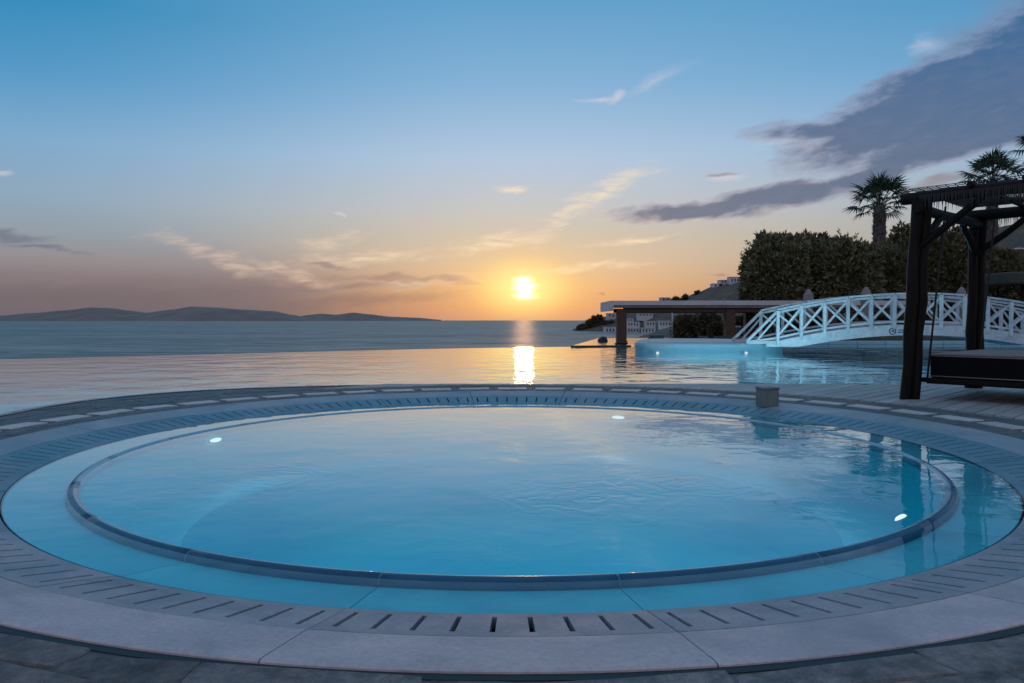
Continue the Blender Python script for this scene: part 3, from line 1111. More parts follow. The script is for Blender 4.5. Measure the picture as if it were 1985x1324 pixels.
# dark tiled edge of the deck along the pool
ed = smooth_poly([(p.x, p.y) for p in dp[2:15]], 1) + [(4.0 + i * 0.9, 10.93) for i in range(14)]
acc = 0
for i in range(len(ed) - 1):
    a, c = Vector(ed[i]), Vector(ed[i + 1])
    d_ = (c - a)
    n_ = max(1, int(round(d_.length / 0.33)))
    nn = Vector((d_.y, -d_.x)).normalized()
    for k in range(n_):
        p0, p1 = a + d_ * (k / n_), a + d_ * ((k + 1) / n_)
        if p0.y < 5.5:
            continue
        stone_piece('edge_tile', [tuple(p0 - nn * 0.012), tuple(p1 - nn * 0.012), tuple(p1 + nn * 0.085), tuple(p0 + nn * 0.085)][::-1], 0.07, 0.018, M['edge'], 0.002, 0.001)

# diagonal deck boards on the right
U = Vector((math.sqrt(0.5), math.sqrt(0.5)))
PV = Vector((math.sqrt(0.5), -math.sqrt(0.5)))
c0 = PV.dot(Vector((TC.x, TC.y)))
s_c = U.dot(Vector((TC.x, TC.y)))
BW, BG = 0.163, 0.018


def board_span(cv):
    dd = cv - c0
    if abs(dd) < BOARD_R:
        s0 = s_c + math.sqrt(BOARD_R ** 2 - dd * dd)
    else:
        s0 = s_c
    s1 = (10.83 - 0.0) / U.y + cv * (-PV.y) / U.y * 1.0
    return s0, min(s1, (15 / U.x) - cv)


cv = c0 - BOARD_R + 0.05
bi = 0
while cv < 4.2:
    a0, a1 = board_span(cv)
    b0, b1 = board_span(cv + BW)
    if a1 - a0 > 0.15 and b1 - b0 > 0.15:
        L = 2.6
        offs = (bi % 3) * 0.85 + 0.4
        n_ = int((max(a1, b1) - min(a0, b0)) / L) + 2
        lo = min(a0, b0)
        for k in range(-1, n_):
            u0, u1 = lo + offs + k * L, lo + offs + (k + 1) * L - 0.006
            qa0, qa1 = max(a0, u0), min(a1, u1)
            qb0, qb1 = max(b0, u0), min(b1, u1)
            if qa1 - qa0 < 0.06 or qb1 - qb0 < 0.06:
                continue
            mid_ = U * ((qa0 + qa1) / 2) + PV * cv
            if mid_.y < 2.2 or mid_.x > mid_.y * 0.8 + 1.6:
                continue
            cen = U * ((qa0 + qa1 + qb0 + qb1) / 4) + PV * (cv + BW / 2)
            zz = 0.094 + rs.uniform(-0.002, 0.002)
            loc = lambda s_, c_: ((U * s_ + PV * c_) - cen)
            cs = [loc(qa0, cv), loc(qb0, cv + BW), loc(qb1, cv + BW), loc(qa1, cv)]
            ang = math.pi / 4
            rot = Matrix.Rotation(-ang, 2)
            cs = [rot @ Vector(p) for p in cs]
            ins = lambda p, e: Vector((p.x, p.y * (1 - e)))
            vs_ = [(*ins(p, 0.04), zz) for p in cs] + [(*p, zz - 0.004) for p in cs] + [(*p, 0.066) for p in cs]
            o = MB().add(vs_, [(0, 1, 2, 3), (0, 4, 5, 1), (1, 5, 6, 2), (2, 6, 7, 3), (3, 7, 4, 0), (4, 8, 9, 5), (5, 9, 10, 6), (6, 10, 11, 7), (7, 11, 8, 4)]).build('deck_board', M['board'], terr)
            o.location = (cen.x, cen.y, 0)
            o.rotation_euler = (0, 0, ang)
    cv += BW + BG
    bi += 1

# ------------------------------------------------------------------ grey box lamp on the rim
bx = empty('rim_box', (2.79, 8.28, 0.062), R(6))
tag(bx, 'small grey green square box standing on the rim of the round pool', 'box')
MB().box((0, 0, 0.09), (0.185, 0.185, 0.20)).build('body', M['bollard'], bx, bevel=0.008)
MB().box((0, 0, 0.2005), (0.198, 0.198, 0.024)).build('cap', M['bollard'], bx, bevel=0.006)

# ------------------------------------------------------------------ platform and bridge
isl = empty('platform', (6.6, 26.5, PZ))
tag(isl, 'low pale blue platform with rounded edge carrying the bridge foot', 'platform')
front = [(4.28, 26.4), (4.12, 25.3), (4.5, 24.7), (6.0, 24.55), (7.5, 24.6), (8.6, 24.9), (9.15, 25.5), (9.3, 26.4)]
back = [(9.2, 30.2), (8.0, 31.5), (6.2, 31.5), (5.2, 30.5)]
out_p = smooth_poly(front + back, 2, True)
cen = Vector((6.6, 27.0))


def ring_at(sc_, z_):
    return [((cen.x + (p[0] - cen.x) * sc_) - 6.6, (cen.y + (p[1] - cen.y) * sc_) - 26.5, z_) for p in out_p]


lay = [ring_at(1.0, -1.2), ring_at(1.0, 0.10), ring_at(1.012, 0.16), ring_at(1.015, 0.23), ring_at(1.008, 0.285), ring_at(0.985, 0.305)]
vs = [v for l_ in lay for v in l_]
n_ = len(out_p)
fs = []
for i in range(len(lay) - 1):
    for k in range(n_):
        fs.append((i * n_ + k, i * n_ + (k + 1) % n_, (i + 1) * n_ + (k + 1) % n_, (i + 1) * n_ + k))
MB().add(vs, fs).build('rim', M['island'], isl, True, autos=60)
tp = ring_at(0.985, 0.3045)
MB().add(tp, [tuple(range(n_))]).build('top', M['island'], isl)
ins_ = ring_at(0.80, 0.312)
MB().add(ins_, [tuple(range(n_))]).build('inner_paving', M['slab'], isl)

br = empty('footbridge', (12.9, 24.2, 0))
tag(br, 'white arched timber footbridge with crossed railings over the pool', 'bridge')
BX0, BX1 = -4.45, 4.45     # arch ends, local x
pitch_b = (BX1 - BX0) / 12


def deck_z(x):
    return 0.30 + 0.56 * (1 - (x / 4.6) ** 2)       # beam top


RAIL = 0.98
for side, yy in ((0, 0.0), (1, 1.55)):
    # curved side beam
    vs, fs = [], []
    nb = 28
    for i in range(nb + 1):
        x = BX0 - 0.35 + (BX1 - BX0 + 0.7) * i / nb
        zt = deck_z(x)
        zb = max(zt - 0.33, 0.16)
        for dy in (-0.05, 0.05):
            vs += [(x, yy + dy, zt), (x, yy + dy, zb)]
    for i in range(nb):
        a = i * 4
        c = a + 4
        fs += [(a, a + 1, c + 1, c), (a + 2, c + 2, c + 3, a + 3), (a, c, c + 2, a + 2), (a + 1, a + 3, c + 3, c + 1)]
    fs += [(0, 2, 3, 1), (nb * 4, nb * 4 + 1, nb * 4 + 3, nb * 4 + 2)]
    MB().add(vs, fs).build('side_beam', M['white'], br)
    for i in range(13):
        x = BX0 + pitch_b * i
        MB().bar((x, yy - 0.055 if side == 0 else yy + 0.055, deck_z(x) - 0.12), (x, yy - 0.055 if side == 0 else yy + 0.055, deck_z(x) + RAIL - 0.02), 0.085, 0.085).build('post', M['white'], br)
    for i in range(12):
        xa, xb = BX0 + pitch_b * i, BX0 + pitch_b * (i + 1)
        e = 0.05
        la, lb = deck_z(xa) + 0.14, deck_z(xb) + 0.14
        ha, hb = deck_z(xa) + RAIL - 0.09, deck_z(xb) + RAIL - 0.09
        MB().bar((xa, yy, la), (xb, yy, hb), 0.035, 0.06).build('cross_brace', M['white'], br)
        MB().bar((xa, yy + 0.036, ha), (xb, yy + 0.036, lb), 0.035, 0.06).build('cross_brace', M['white'], br)
        MB().bar((xa, yy + 0.018, la - 0.035), (xb, yy + 0.018, lb - 0.035), 0.06, 0.06).build('bottom_rail', M['white'], br)
        MB().bar((xa, yy + 0.018, ha + 0.02), (xb, yy + 0.018, hb + 0.02), 0.055, 0.07).build('upper_rail', M['white'], br)
        MB().bar((xa - 0.01, yy - 0.01, deck_z(xa) + RAIL + 0.02), (xb + 0.01, yy - 0.01, deck_z(xb) + RAIL + 0.02), 0.15, 0.055).build('handrail', M['white'], br)
    for sgn in (-1, 1):
        x = BX0 if sgn < 0 else BX1
        xe = x + sgn * 0.98
        MB().bar((x, yy - 0.01, deck_z(x) + RAIL - 0.02), (xe, yy - 0.01, 0.32), 0.12, 0.07).build('sloping_rail', M['white'], br)
        MB().bar((x, yy, deck_z(x) + RAIL - 0.22), (xe - sgn * 0.32, yy, 0.34), 0.04, 0.055).build('sloping_rail', M['white'], br)
        MB().bar((x, yy, deck_z(x) + 0.10), (xe - sgn * 0.1, yy, 0.33), 0.05, 0.06).build('foot_rail', M['white'], br)
        MB().bar((x + sgn * 0.0, yy + 0.0, 0.30), (xe, yy + 0.0, 0.29), 0.09, 0.09).build('foot_sill', M['white'], br)
nbd = 54
for i in range(nbd):
    x = BX0 - 0.3 + (BX1 - BX0 + 0.6) * (i + 0.5) / nbd
    o = MB().box((0, 0, 0), (0.15, 1.44, 0.035)).build('bridge_plank', M['board'], br)
    o.location = (x, 0.775, deck_z(x) - 0.06)
    o.rotation_euler = (0, math.atan(0.56 * 2 * x / 4.6 ** 2), 0)
# the painted no-diving sign on the beam
sx = at(1730, 642, 24.15)
sg = empty('beam_sign', (sx.x, 24.146, sx.z))
sg['label'] = 'round black no-entry style mark beside blue lines painted on the bridge beam'
sg['category'] = 'sign'
sg['label'] = 'round black pictogram sign with blue lines on the bridge beam'
rg = MB()
vs, fs = [], []
for k in range(24):
    a = 2 * math.pi * k / 24
    vs += [(0.112 * math.cos(a), -0.004, 0.112 * math.sin(a)), (0.088 * math.cos(a), -0.004, 0.088 * math.sin(a)),
           (0.112 * math.cos(a), 0.004, 0.112 * math.sin(a)), (0.088 * math.cos(a), 0.004, 0.088 * math.sin(a))]
for k in range(24):
    a, c = k * 4, ((k + 1) % 24) * 4
    fs += [(a, a + 1, c + 1, c), (a, c, c + 2, a + 2), (a + 1, a + 3, c + 3, c + 1)]
rg.add(vs, fs).build('ring', M['mark'], sg)
fg = MB()
fg.bar((-0.05, -0.002, -0.02), (0.01, -0.002, 0.055), 0.008, 0.022, up=(0, 1, 0))
fg.bar((0.01, -0.002, 0.055), (0.05, -0.002, -0.045), 0.008, 0.022, up=(0, 1, 0))
fg.bar((-0.02, -0.0025, -0.04), (0.02, -0.0025, 0.005), 0.008, 0.02, up=(0, 1, 0))
fg.build('pictogram', M['mark'], sg)
for zz, w in ((0.035, 0.16), (-0.035, 0.19)):
    MB().box((0.26, 0, zz), (w, 0.008, 0.032)).build('blue_line', M['bluemark'], sg)

# ------------------------------------------------------------------ pavilion
pv = empty('pavilion', (15.5, 51, -0.75))
tag(pv, 'flat roofed pool pavilion with pale fascia and brown columns', 'pavilion')
PVX0, PVX1 = 6.5 - 15.5, 27.0 - 15.5
zt, zb = 2.27 + 0.75, 1.82 + 0.75
MB().box(((PVX0 + PVX1) / 2, 1.0, (zt + zb) / 2 + 0.02), (PVX1 - PVX0 - 0.1, 5.6, zt - zb - 0.1)).build('roof_slab', M['roofstone'], pv)
MB().box(((PVX0 + PVX1) / 2, -1.9, zt - 0.15), (PVX1 - PVX0, 0.16, 0.30)).build('front_fascia', M['fascia'], pv, bevel=0.02)
MB().box(((PVX0 + PVX1) / 2, -1.84, zt - 0.38), (PVX1 - PVX0 - 0.1, 0.14, 0.16)).build('lower_fascia', M['roofstone'], pv)
MB().box((PVX0 - 0.02, 1.0, zt - 0.32), (0.18, 5.9, 0.66)).build('end_fascia', M['fascia'], pv, bevel=0.02)
MB().box(((PVX0 + PVX1) / 2 + 0.3, -1.5, zb - 0.14), (PVX1 - PVX0 - 0.9, 0.26, 0.30)).build('beam', M['brownwood'], pv)
MB().box(((PVX0 + PVX1) / 2 + 0.3, 3.2, zb - 0.14), (PVX1 - PVX0 - 0.9, 0.26, 0.30)).build('beam', M['brownwood'], pv)
for X, Yl, w in ((7.13, -1.4, 0.62), (14.2, -1.4, 0.62), (20.8, -1.4, 0.62), (7.9, 3.2, 0.5), (16.9, 3.2, 0.62), (22.5, 3.2, 0.6)):
    MB().box((X - 15.5, Yl, 1.15), (w, w, 2.7)).build('column', M['brownwood'], pv, bevel=0.02)
    MB().box((X - 15.5, Yl, 0.12), (w + 0.14, w + 0.14, 0.3)).build('column_base', M['darkwood'], pv, bevel=0.02)
pole = MB()
p0 = at(1303, 650, 62)
pole.tube([(0, 0, 0), (0, 0, 2.6)], [0.06, 0.045], 8)
o = pole.build('pole', M['white'], None, True)
o.location = p0
tag(o, 'thin pale upright pole seen under the pavilion roof', 'pole')

# boulder and grey block beside the lower pool
bm = bmesh.new()
bmesh.ops.create_icosphere(bm, subdivisions=3, radius=0.40)
for v in bm.verts:
    v.co *= 1 + 0.16 * mnoise.noise(v.co * 4)
    v.co.z = max(v.co.z, -0.08) * 1.05
me = bpy.data.meshes.new('boulder')
bm.to_mesh(me)
bm.free()
me.materials.append(M['boulder'])
o = link(bpy.data.objects.new('boulder', me))
pb = at(1169, 663, 57)
o.location = (pb.x, pb.y, pb.z)
tag(o, 'dark rounded boulder on the edge of the lower pool', 'boulder')
pb = at(1271, 657, 60)
gb = empty('grey_block', (pb.x, pb.y, pb.z - 0.15))
tag(gb, 'low blue grey block standing in the lower pool', 'block')
MB().box((0, 0, 0.2), (1.15, 0.8, 0.42)).build('body', M['bollard'], gb, bevel=0.03)
MB().box((0, 0, 0.435), (1.24, 0.9, 0.05)).build('cap', M['bollard'], gb, bevel=0.01)

# ------------------------------------------------------------------ log pergola and hanging daybed
A = Vector((4.57, 8.70, 0.09))
uu = Vector((0.745, 0.667, 0))
vv = Vector((0.667, -0.745, 0))
pg = empty('log_pergola', A)
tag(pg, 'dark log pergola with double posts and netted roof on the deck', 'pergola')
SP_U, SP_V = 2.17, 2.55
TOPZ = 2.28


def log(name, p, q_, r_, parent=pg, n=10, wob=0.012):
    p, q_ = Vector(p), Vector(q_)
    k = 6
    pts = []
    for i in range(k + 1):
        t = i / k
        pts.append(p.lerp(q_, t) + Vector((rs.uniform(-wob, wob), rs.uniform(-wob, wob), rs.uniform(-wob, wob) * 0.5)) * (1 if 0 < i < k else 0))
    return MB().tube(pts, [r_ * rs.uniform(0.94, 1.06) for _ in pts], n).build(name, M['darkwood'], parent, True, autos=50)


corners_l = {'a': Vector((0, 0, 0)), 'b': uu * SP_U, 'c': vv * SP_V, 'd': uu * SP_U + vv * SP_V}
for nm, cpos in corners_l.items():
    lean = Vector((0.115, 0.0, 0)) if nm == 'a' else (Vector((0.03, 0, 0)))
    for s_, off in ((-1, -0.052), (1, 0.060)):
        dx = Vector((1, 0.15 * s_, 0)).normalized() * off
        log('post', cpos + dx + Vector((0, 0, 0)), cpos + dx + lean + Vector((0, 0, TOPZ - (0.0 if s_ < 0 else 0.02))), 0.064 if s_ < 0 else 0.058)
la = Vector((0.115, 0, 0))
zt_ = Vector((0, 0, TOPZ + 0.03))
log('roof_beam', corners_l['a'] + la - vv * 0.22 + zt_, corners_l['c'] + la + vv * 0.25 + zt_, 0.07)
log('roof_beam', corners_l['b'] + la * 0.3 - vv * 0.25 + zt_ - Vector((0, 0, 0.0)), corners_l['d'] + la * 0.3 + vv * 0.25 + zt_, 0.07)
log('roof_beam', corners_l['a'] + la - uu * 0.16 + zt_ - Vector((0, 0, 0.13)), corners_l['b'] + uu * 0.3 + zt_ - Vector((0, 0, 0.13)), 0.062)
log('roof_beam', corners_l['c'] + la - uu * 0.2 + zt_ - Vector((0, 0, 0.13)), corners_l['d'] + uu * 0.3 + zt_ - Vector((0, 0, 0.13)), 0.062)
for k in range(1, 5):
    t = k / 5
    log('rafter', corners_l['a'] + la + vv * SP_V * t - uu * 0.1 + zt_ + Vector((0, 0, 0.075)), corners_l['b'] + vv * SP_V * t + uu * 0.15 + zt_ + Vector((0, 0, 0.075)), 0.03)
dn = Vector((0, 0, -0.56))
log('brace', corners_l['a'] + la * 0.8 + zt_ + dn, corners_l['a'] + la + vv * 0.62 + zt_ + Vector((0, 0, -0.05)), 0.042)
log('brace', corners_l['a'] + la * 0.8 + zt_ + dn, corners_l['a'] + la + uu * 0.58 + zt_ + Vector((0, 0, -0.16)), 0.042)
log('brace', corners_l['b'] + zt_ + dn * 0.95, corners_l['b'] - uu * 0.52 + zt_ + Vector((0, 0, -0.16)), 0.042)
log('brace', corners_l['b'] + zt_ + dn * 0.95, corners_l['b'] + vv * 0.62 + zt_ + Vector((0, 0, -0.05)), 0.042)
# netting over the roof with hanging fringe
net = MB()
nu, nv = 26, 30
sag = lambda a, c: 0.115 - 0.09 * math.sin(a * math.pi) * math.sin(c * math.pi)
P_ = lambda a, c: corners_l['a'] + la * (1 - a) + uu * SP_U * a * 1.03 + vv * (SP_V * (c * 1.12 - 0.06)) + zt_ + Vector((0, 0, sag(a, c)))
for i in range(nu + 1):
    net.tube([P_(i / nu, k / 10) for k in range(11)], 0.0055, 3, False)
for j in range(nv + 1):
    net.tube([P_(k / 10, j / nv) for k in range(11)], 0.0055, 3, False)
net.build('roof_netting', M['rope'], pg)
fr = MB()
for i in range(130):
    t = i / 129
    for base, dirv in ((corners_l['a'] + la + zt_ + Vector((0, 0, 0.02)) - uu * 0.075, vv * SP_V), (corners_l['b'] + zt_ + Vector((0, 0, 0.02)) + uu * 0.075, vv * SP_V)):
        p = base + dirv * t
        L = 0.16 + 0.10 * rs.random()
        fr.add([p + vv * 0.009, p - vv * 0.009, p + Vector((0, 0, -L)) + vv * rs.uniform(-0.02, 0.02)], [(0, 1, 2)])
o = fr.build('fringe', M['rope'], pg)
o['kind'] = 'stuff'

bd0 = A + uu * 0.22 + vv * 0.13 - Vector((0, 0, 0.09))
bed = empty('hanging_daybed', bd0 + Vector((0, 0, 0.27)), math.atan2(uu.y, uu.x))
tag(bed, 'charcoal daybed with brown top hung on ropes inside the log pergola', 'daybed')
BU, BV = 1.72, 2.3


def soft_box(name, x0, x1, y0, y1, z0, z1, mat, parent, bev=0.03):
    o_ = MB().box(((x0 + x1) / 2, (y0 + y1) / 2, (z0 + z1) / 2), (x1 - x0, y1 - y0, z1 - z0)).build(name, mat, parent)
    m_ = o_.modifiers.new('bevel', 'BEVEL')
    m_.width = bev
    m_.segments = 3
    return o_


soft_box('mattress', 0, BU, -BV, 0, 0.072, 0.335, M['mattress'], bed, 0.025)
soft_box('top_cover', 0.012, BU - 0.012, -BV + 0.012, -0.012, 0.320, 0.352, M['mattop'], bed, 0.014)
for zz in (0.09, 0.322):
    MB().tube([(-0.004, 0.004, zz), (BU + 0.004, 0.004, zz), (BU + 0.004, -BV - 0.004, zz), (-0.004, -BV - 0.004, zz), (-0.004, 0.004, zz)], 0.007, 6).build('piping', M['mattop'], bed, True)
MB().box((BU / 2, -BV / 2, 0.035), (BU + 0.06, BV + 0.06, 0.065)).build('frame', M['darkwood'], bed, bevel=0.01)
MB().bar((-0.02, 0.14, 0.045), (-0.02, -BV - 0.1, 0.045), 0.06, 0.05).build('support_bar', M['darkwood'], bed)
MB().bar((BU + 0.02, 0.14, 0.045), (BU + 0.02, -BV - 0.1, 0.045), 0.06, 0.05).build('support_bar', M['darkwood'], bed)
for (x, y) in ((-0.02, 0.02), (BU + 0.02, 0.02), (-0.02, -BV - 0.02), (BU + 0.02, -BV - 0.02)):
    yt = y - 0.16 if y > -1 else y + 0.16
    MB().tube([(x, y, 0.03), (x + (0.02 if x < 0 else -0.02), yt, 2.02)], 0.012, 6).build('rope', M['rope'], bed, True)

# ------------------------------------------------------------------ planting
def foliage_object(name, parent, mat, inside, bounds, count, size, seed, surface_bias=0.75, spiky=1.0):
    """leaf sprays spread through a volume given by inside(p) -> depth in 0..1 or None"""
    rn = random.Random(seed)
    vs_, fs_ = [], []
    made = 0
    tries = 0
    (x0, x1), (y0, y1), (z0, z1) = bounds
    while made < count and tries < count * 30:
        tries += 1
        p = Vector((rn.uniform(x0, x1), rn.uniform(y0, y1), rn.uniform(z0, z1)))
        r_ = inside(p)
        if r_ is None:
            continue
        dep, outn = r_
        if dep > 0.35 and rn.random() < surface_bias:
            continue
        made += 1
        ax = (outn + Vector((rn.gauss(0, 0.6), rn.gauss(0, 0.6), rn.gauss(0.25, 0.6)))).normalized()
        L = size * rn.uniform(0.6, 1.5)
        for _ in range(3):
            d_ = (ax + Vector((rn.gauss(0, 0.45), rn.gauss(0, 0.45), rn.gauss(0, 0.45)))).normalized()
            s_ = d_.cross(Vector((rn.gauss(0, 1), rn.gauss(0, 1), rn.gauss(0, 1))))
            if s_.length < 1e-3:
                continue
            s_.normalize()
            w = L * rn.uniform(0.11, 0.22) / spiky
            k_ = len(vs_)
            vs_ += [tuple(p), tuple(p + d_ * L * 0.5 + s_ * w), tuple(p + d_ * L), tuple(p + d_ * L * 0.5 - s_ * w)]
            fs_.append((k_, k_ + 1, k_ + 2, k_ + 3))
    return MB().add(vs_, fs_).build(name, mat, parent)


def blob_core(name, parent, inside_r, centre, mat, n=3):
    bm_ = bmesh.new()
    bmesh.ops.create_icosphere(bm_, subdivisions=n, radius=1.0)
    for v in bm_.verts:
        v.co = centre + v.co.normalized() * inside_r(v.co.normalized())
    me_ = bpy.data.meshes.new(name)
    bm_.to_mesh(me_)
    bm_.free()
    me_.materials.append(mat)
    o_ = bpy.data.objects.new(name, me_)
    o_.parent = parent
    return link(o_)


def bushy_tree(px, py_top, half_w_px, Y, label, seed, leafm='leaf', count=5200, size=0.42, depth_r=None, name='evergreen_tree', cat='tree', base_z=-0.2, group='evergreens behind the pavilion', boxy=0.12):
    top = at(px, py_top, Y)
    rx = half_w_px / 1472 * Y
    ry = depth_r or rx * 0.8
    H = top.z - base_z
    root = empty(name, (top.x, Y, base_z))
    cz = H * 0.49
    rz_ = H * 0.46
    sd = Vector((seed * 3.1, seed * 1.7, seed * 0.9))

    def rad(d_):
        # super-ellipsoid radius with lumps
        e = 2.0 + boxy * 3
        k_ = (abs(d_.x / rx) ** e + abs(d_.y / ry) ** e + abs(d_.z / rz_) ** e) ** (-1 / e)
        lum = 1 + 0.24 * mnoise.noise(d_ * 2.6 + sd) + 0.12 * mnoise.noise(d_ * 6.5 + sd) + 0.12 * max(0, mnoise.noise(d_ * 13 + sd))
        return k_ * lum

    def inside(p):
        d_ = p - Vector((0, 0, cz))
        L = d_.length
        if L < 1e-3:
            return None
        dn_ = d_ / L
        R_ = rad(dn_)
        if L > R_:
            return None
        dep = 1 - L / R_
        gap = mnoise.noise(p * 1.25 + sd * 2)
        if dep < 0.22 and gap < -0.28:
            return None
        return dep, dn_

    MB().tube([(0, 0, -0.3), (0.1, 0, H * 0.3), (-0.1, 0.05, H * 0.6)], [0.24, 0.18, 0.08], 8).build('trunk', M['bark'], root, True)
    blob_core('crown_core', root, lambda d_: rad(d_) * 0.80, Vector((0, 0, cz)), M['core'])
    o_ = foliage_object('crown', root, M[leafm], inside, ((-rx * 1.2, rx * 1.2), (-ry * 1.2, ry * 0.6), (0.1, H * 1.06)), count, size, seed)
    o_['kind'] = 'stuff'
    if name == 'evergreen_tree':
        rn = random.Random(seed + 900)
        sv, sf = [], []
        for _ in range(16):
            a_ = rn.uniform(0, 2 * math.pi)
            e_ = rn.uniform(0.35, 1.4)
            d0 = Vector((math.cos(a_) * math.cos(e_), math.sin(a_) * math.cos(e_), math.sin(e_)))
            p0_ = Vector((0, 0, cz)) + d0 * rad(d0) * 0.93
            axis = (d0 * 0.5 + Vector((rn.gauss(0, 0.25), rn.gauss(0, 0.25), 1.0))).normalized()
            Ls = rn.uniform(0.35, 0.95) * (1.5 if rn.random() < 0.15 else 1)
            for q_ in range(34):
                t_ = rn.random()
                p_ = p0_ + axis * Ls * t_ + Vector((rn.gauss(0, 0.10), rn.gauss(0, 0.10), 0)) * (1.1 - t_)
                d_ = (axis * 0.7 + Vector((rn.gauss(0, 0.5), rn.gauss(0, 0.5), rn.gauss(0.1, 0.3)))).normalized()
                s_ = d_.cross(Vector((rn.gauss(0, 1), rn.gauss(0, 1), rn.gauss(0, 1)))).normalized()
                L_ = rn.uniform(0.16, 0.36)
                k_ = len(sv)
                sv += [tuple(p_), tuple(p_ + d_ * L_ * 0.5 + s_ * L_ * 0.15), tuple(p_ + d_ * L_), tuple(p_ + d_ * L_ * 0.5 - s_ * L_ * 0.15)]
                sf.append((k_, k_ + 1, k_ + 2, k_ + 3))
        MB().add(sv, sf).build('shoots', M[leafm], root)['kind'] = 'stuff'
    tag(root, label, cat, group)
    return root


bushy_tree(1503, 446, 60, 61, 'dark rounded evergreen beside the hilltop houses, first of the row', 1, count=7000)
bushy_tree(1574, 452, 56, 63, 'dark evergreen second in the row, with spiky top shoots', 2, count=6500)
bushy_tree(1640, 455, 60, 61, 'dark evergreen just in front of the lone palm trunk', 3, count=6500)
bushy_tree(1722, 470, 45, 64, 'deep green evergreen between the palm and the pergola posts', 4, 'leafdim', 5200)
bushy_tree(1775, 430, 60, 67, 'tall deep green evergreen behind the double log posts', 5, 'leafdim', 6500)
bushy_tree(1850, 442, 55, 66, 'deep green evergreen seen between the two pairs of log posts', 6, 'leafdim', 6000)
bushy_tree(1925, 478, 50, 63, 'deep green evergreen past the rear log posts', 7, 'leafdim', 5000)
bushy_tree(2000, 492, 60, 61, 'deep green evergreen cut by the picture edge', 8, 'leafdim', 4500)
# low shrubs under the pavilion roof
for i, (px, py, hw, Y, lb) in enumerate((
        (1330, 612, 26, 74, 'olive shrub just past the thin pale pole'), (1372, 606, 24, 78, 'olive shrub between the pale pole and the second column'),
        (1440, 612, 20, 66, 'yellowish shrub between the second and third pavilion columns'), (1392, 628, 18, 64, 'small dark shrub at the foot of the second column'),
        (1475, 606, 26, 70, 'dark shrub behind the lower end of the bridge rail'))):
    bushy_tree(px, py, hw, Y, lb, 20 + i, 'scrub', 1500, 0.32, name='garden_shrub', cat='shrub', base_z=-0.9, group='shrubs beyond the pavilion', boxy=0.2)
for i, (px0, px1, py, Y, lb) in enumerate(((1350, 1382, 630, 80, 'low pale garden wall halfway under the pavilion roof'), (1306, 1330, 611, 110, 'short pale wall high under the pavilion roof'),
                                           (1420, 1434, 634, 62, 'short rubble wall beside the second pavilion column'))):
    a, c = at(px0, py, Y), at(px1, py, Y)
    wl = empty('garden_wall', ((a.x + c.x) / 2, Y, a.z))
    tag(wl, lb, 'wall')
    MB().box((0, 0, -0.6), (c.x - a.x, 0.5, 1.2)).build('body', M['flag'], wl)
    MB().box((0, 0, 0.04), (c.x - a.x + 0.1, 0.6, 0.12)).build('coping', M['house'], wl)

# clumps of bushes on the headland skyline
for i, (px, py, hw) in enumerate(((1152, 615, 6), (1162, 612, 5), (1143, 621, 6), (1128, 630, 8), (1182, 622, 10), (1310, 577, 6), (1328, 573, 4), (1352, 566, 4))):
    Y = 650
    bushy_tree(px, py, hw, Y, ['round dark bush on the headland, top of the clump near the point', 'dark bush next to the topmost one on the headland', 'dark bush on the slope down to the point',
                               'wide low bush closest to the water at the point', 'wide bush below the ridge house', 'dark bush on the ridge past the stone house',
                               'small bush on the ridge halfway to the hilltop houses', 'small bush on the ridge just below the hilltop houses'][i], 40 + i, 'scrub', 260, 2.2,
               name='headland_bush', cat='bush', base_z=at(px, py, Y).z - 7, group='bushes on the headland', boxy=0.1)


def fan_frond(seed):
    rn = random.Random(seed)
    m_ = MB()
    Lp = 1.5
    m_.tube([(0, 0, 0), (Lp * 0.5, 0, 0.03), (Lp, 0, -0.02)], [0.045, 0.03, 0.022], 4)
    nb_ = 17
    for k in range(nb_):
        a = R(-105 + 210 * k / (nb_ - 1))
        L = 1.12 * (0.66 + 0.34 * math.cos(a * 0.7)) * rn.uniform(0.85, 1.1)
        d_ = Vector((math.cos(a), math.sin(a), 0))
        s_ = Vector((-math.sin(a), math.cos(a), 0))
        base = Vector((Lp, 0, -0.02))
        fold = 0.10 * abs(math.sin(a))
        m1 = base + d_ * L * 0.55 + Vector((0, 0, fold * 0.5 - 0.02))
        tip = base + d_ * L + Vector((0, 0, -0.10 - 0.28 * rn.random() - 0.1 * abs(math.sin(a))))
        w = 0.056
        m_.add([base, m1 + s_ * w, m1 - s_ * w, tip, m1 + Vector((0, 0, 0.03))], [(0, 1, 4), (0, 4, 2), (1, 3, 4), (4, 3, 2)])
    return m_.mesh('frond', M['palm'])


FR = [fan_frond(s_) for s_ in (1, 2, 3, 4)]


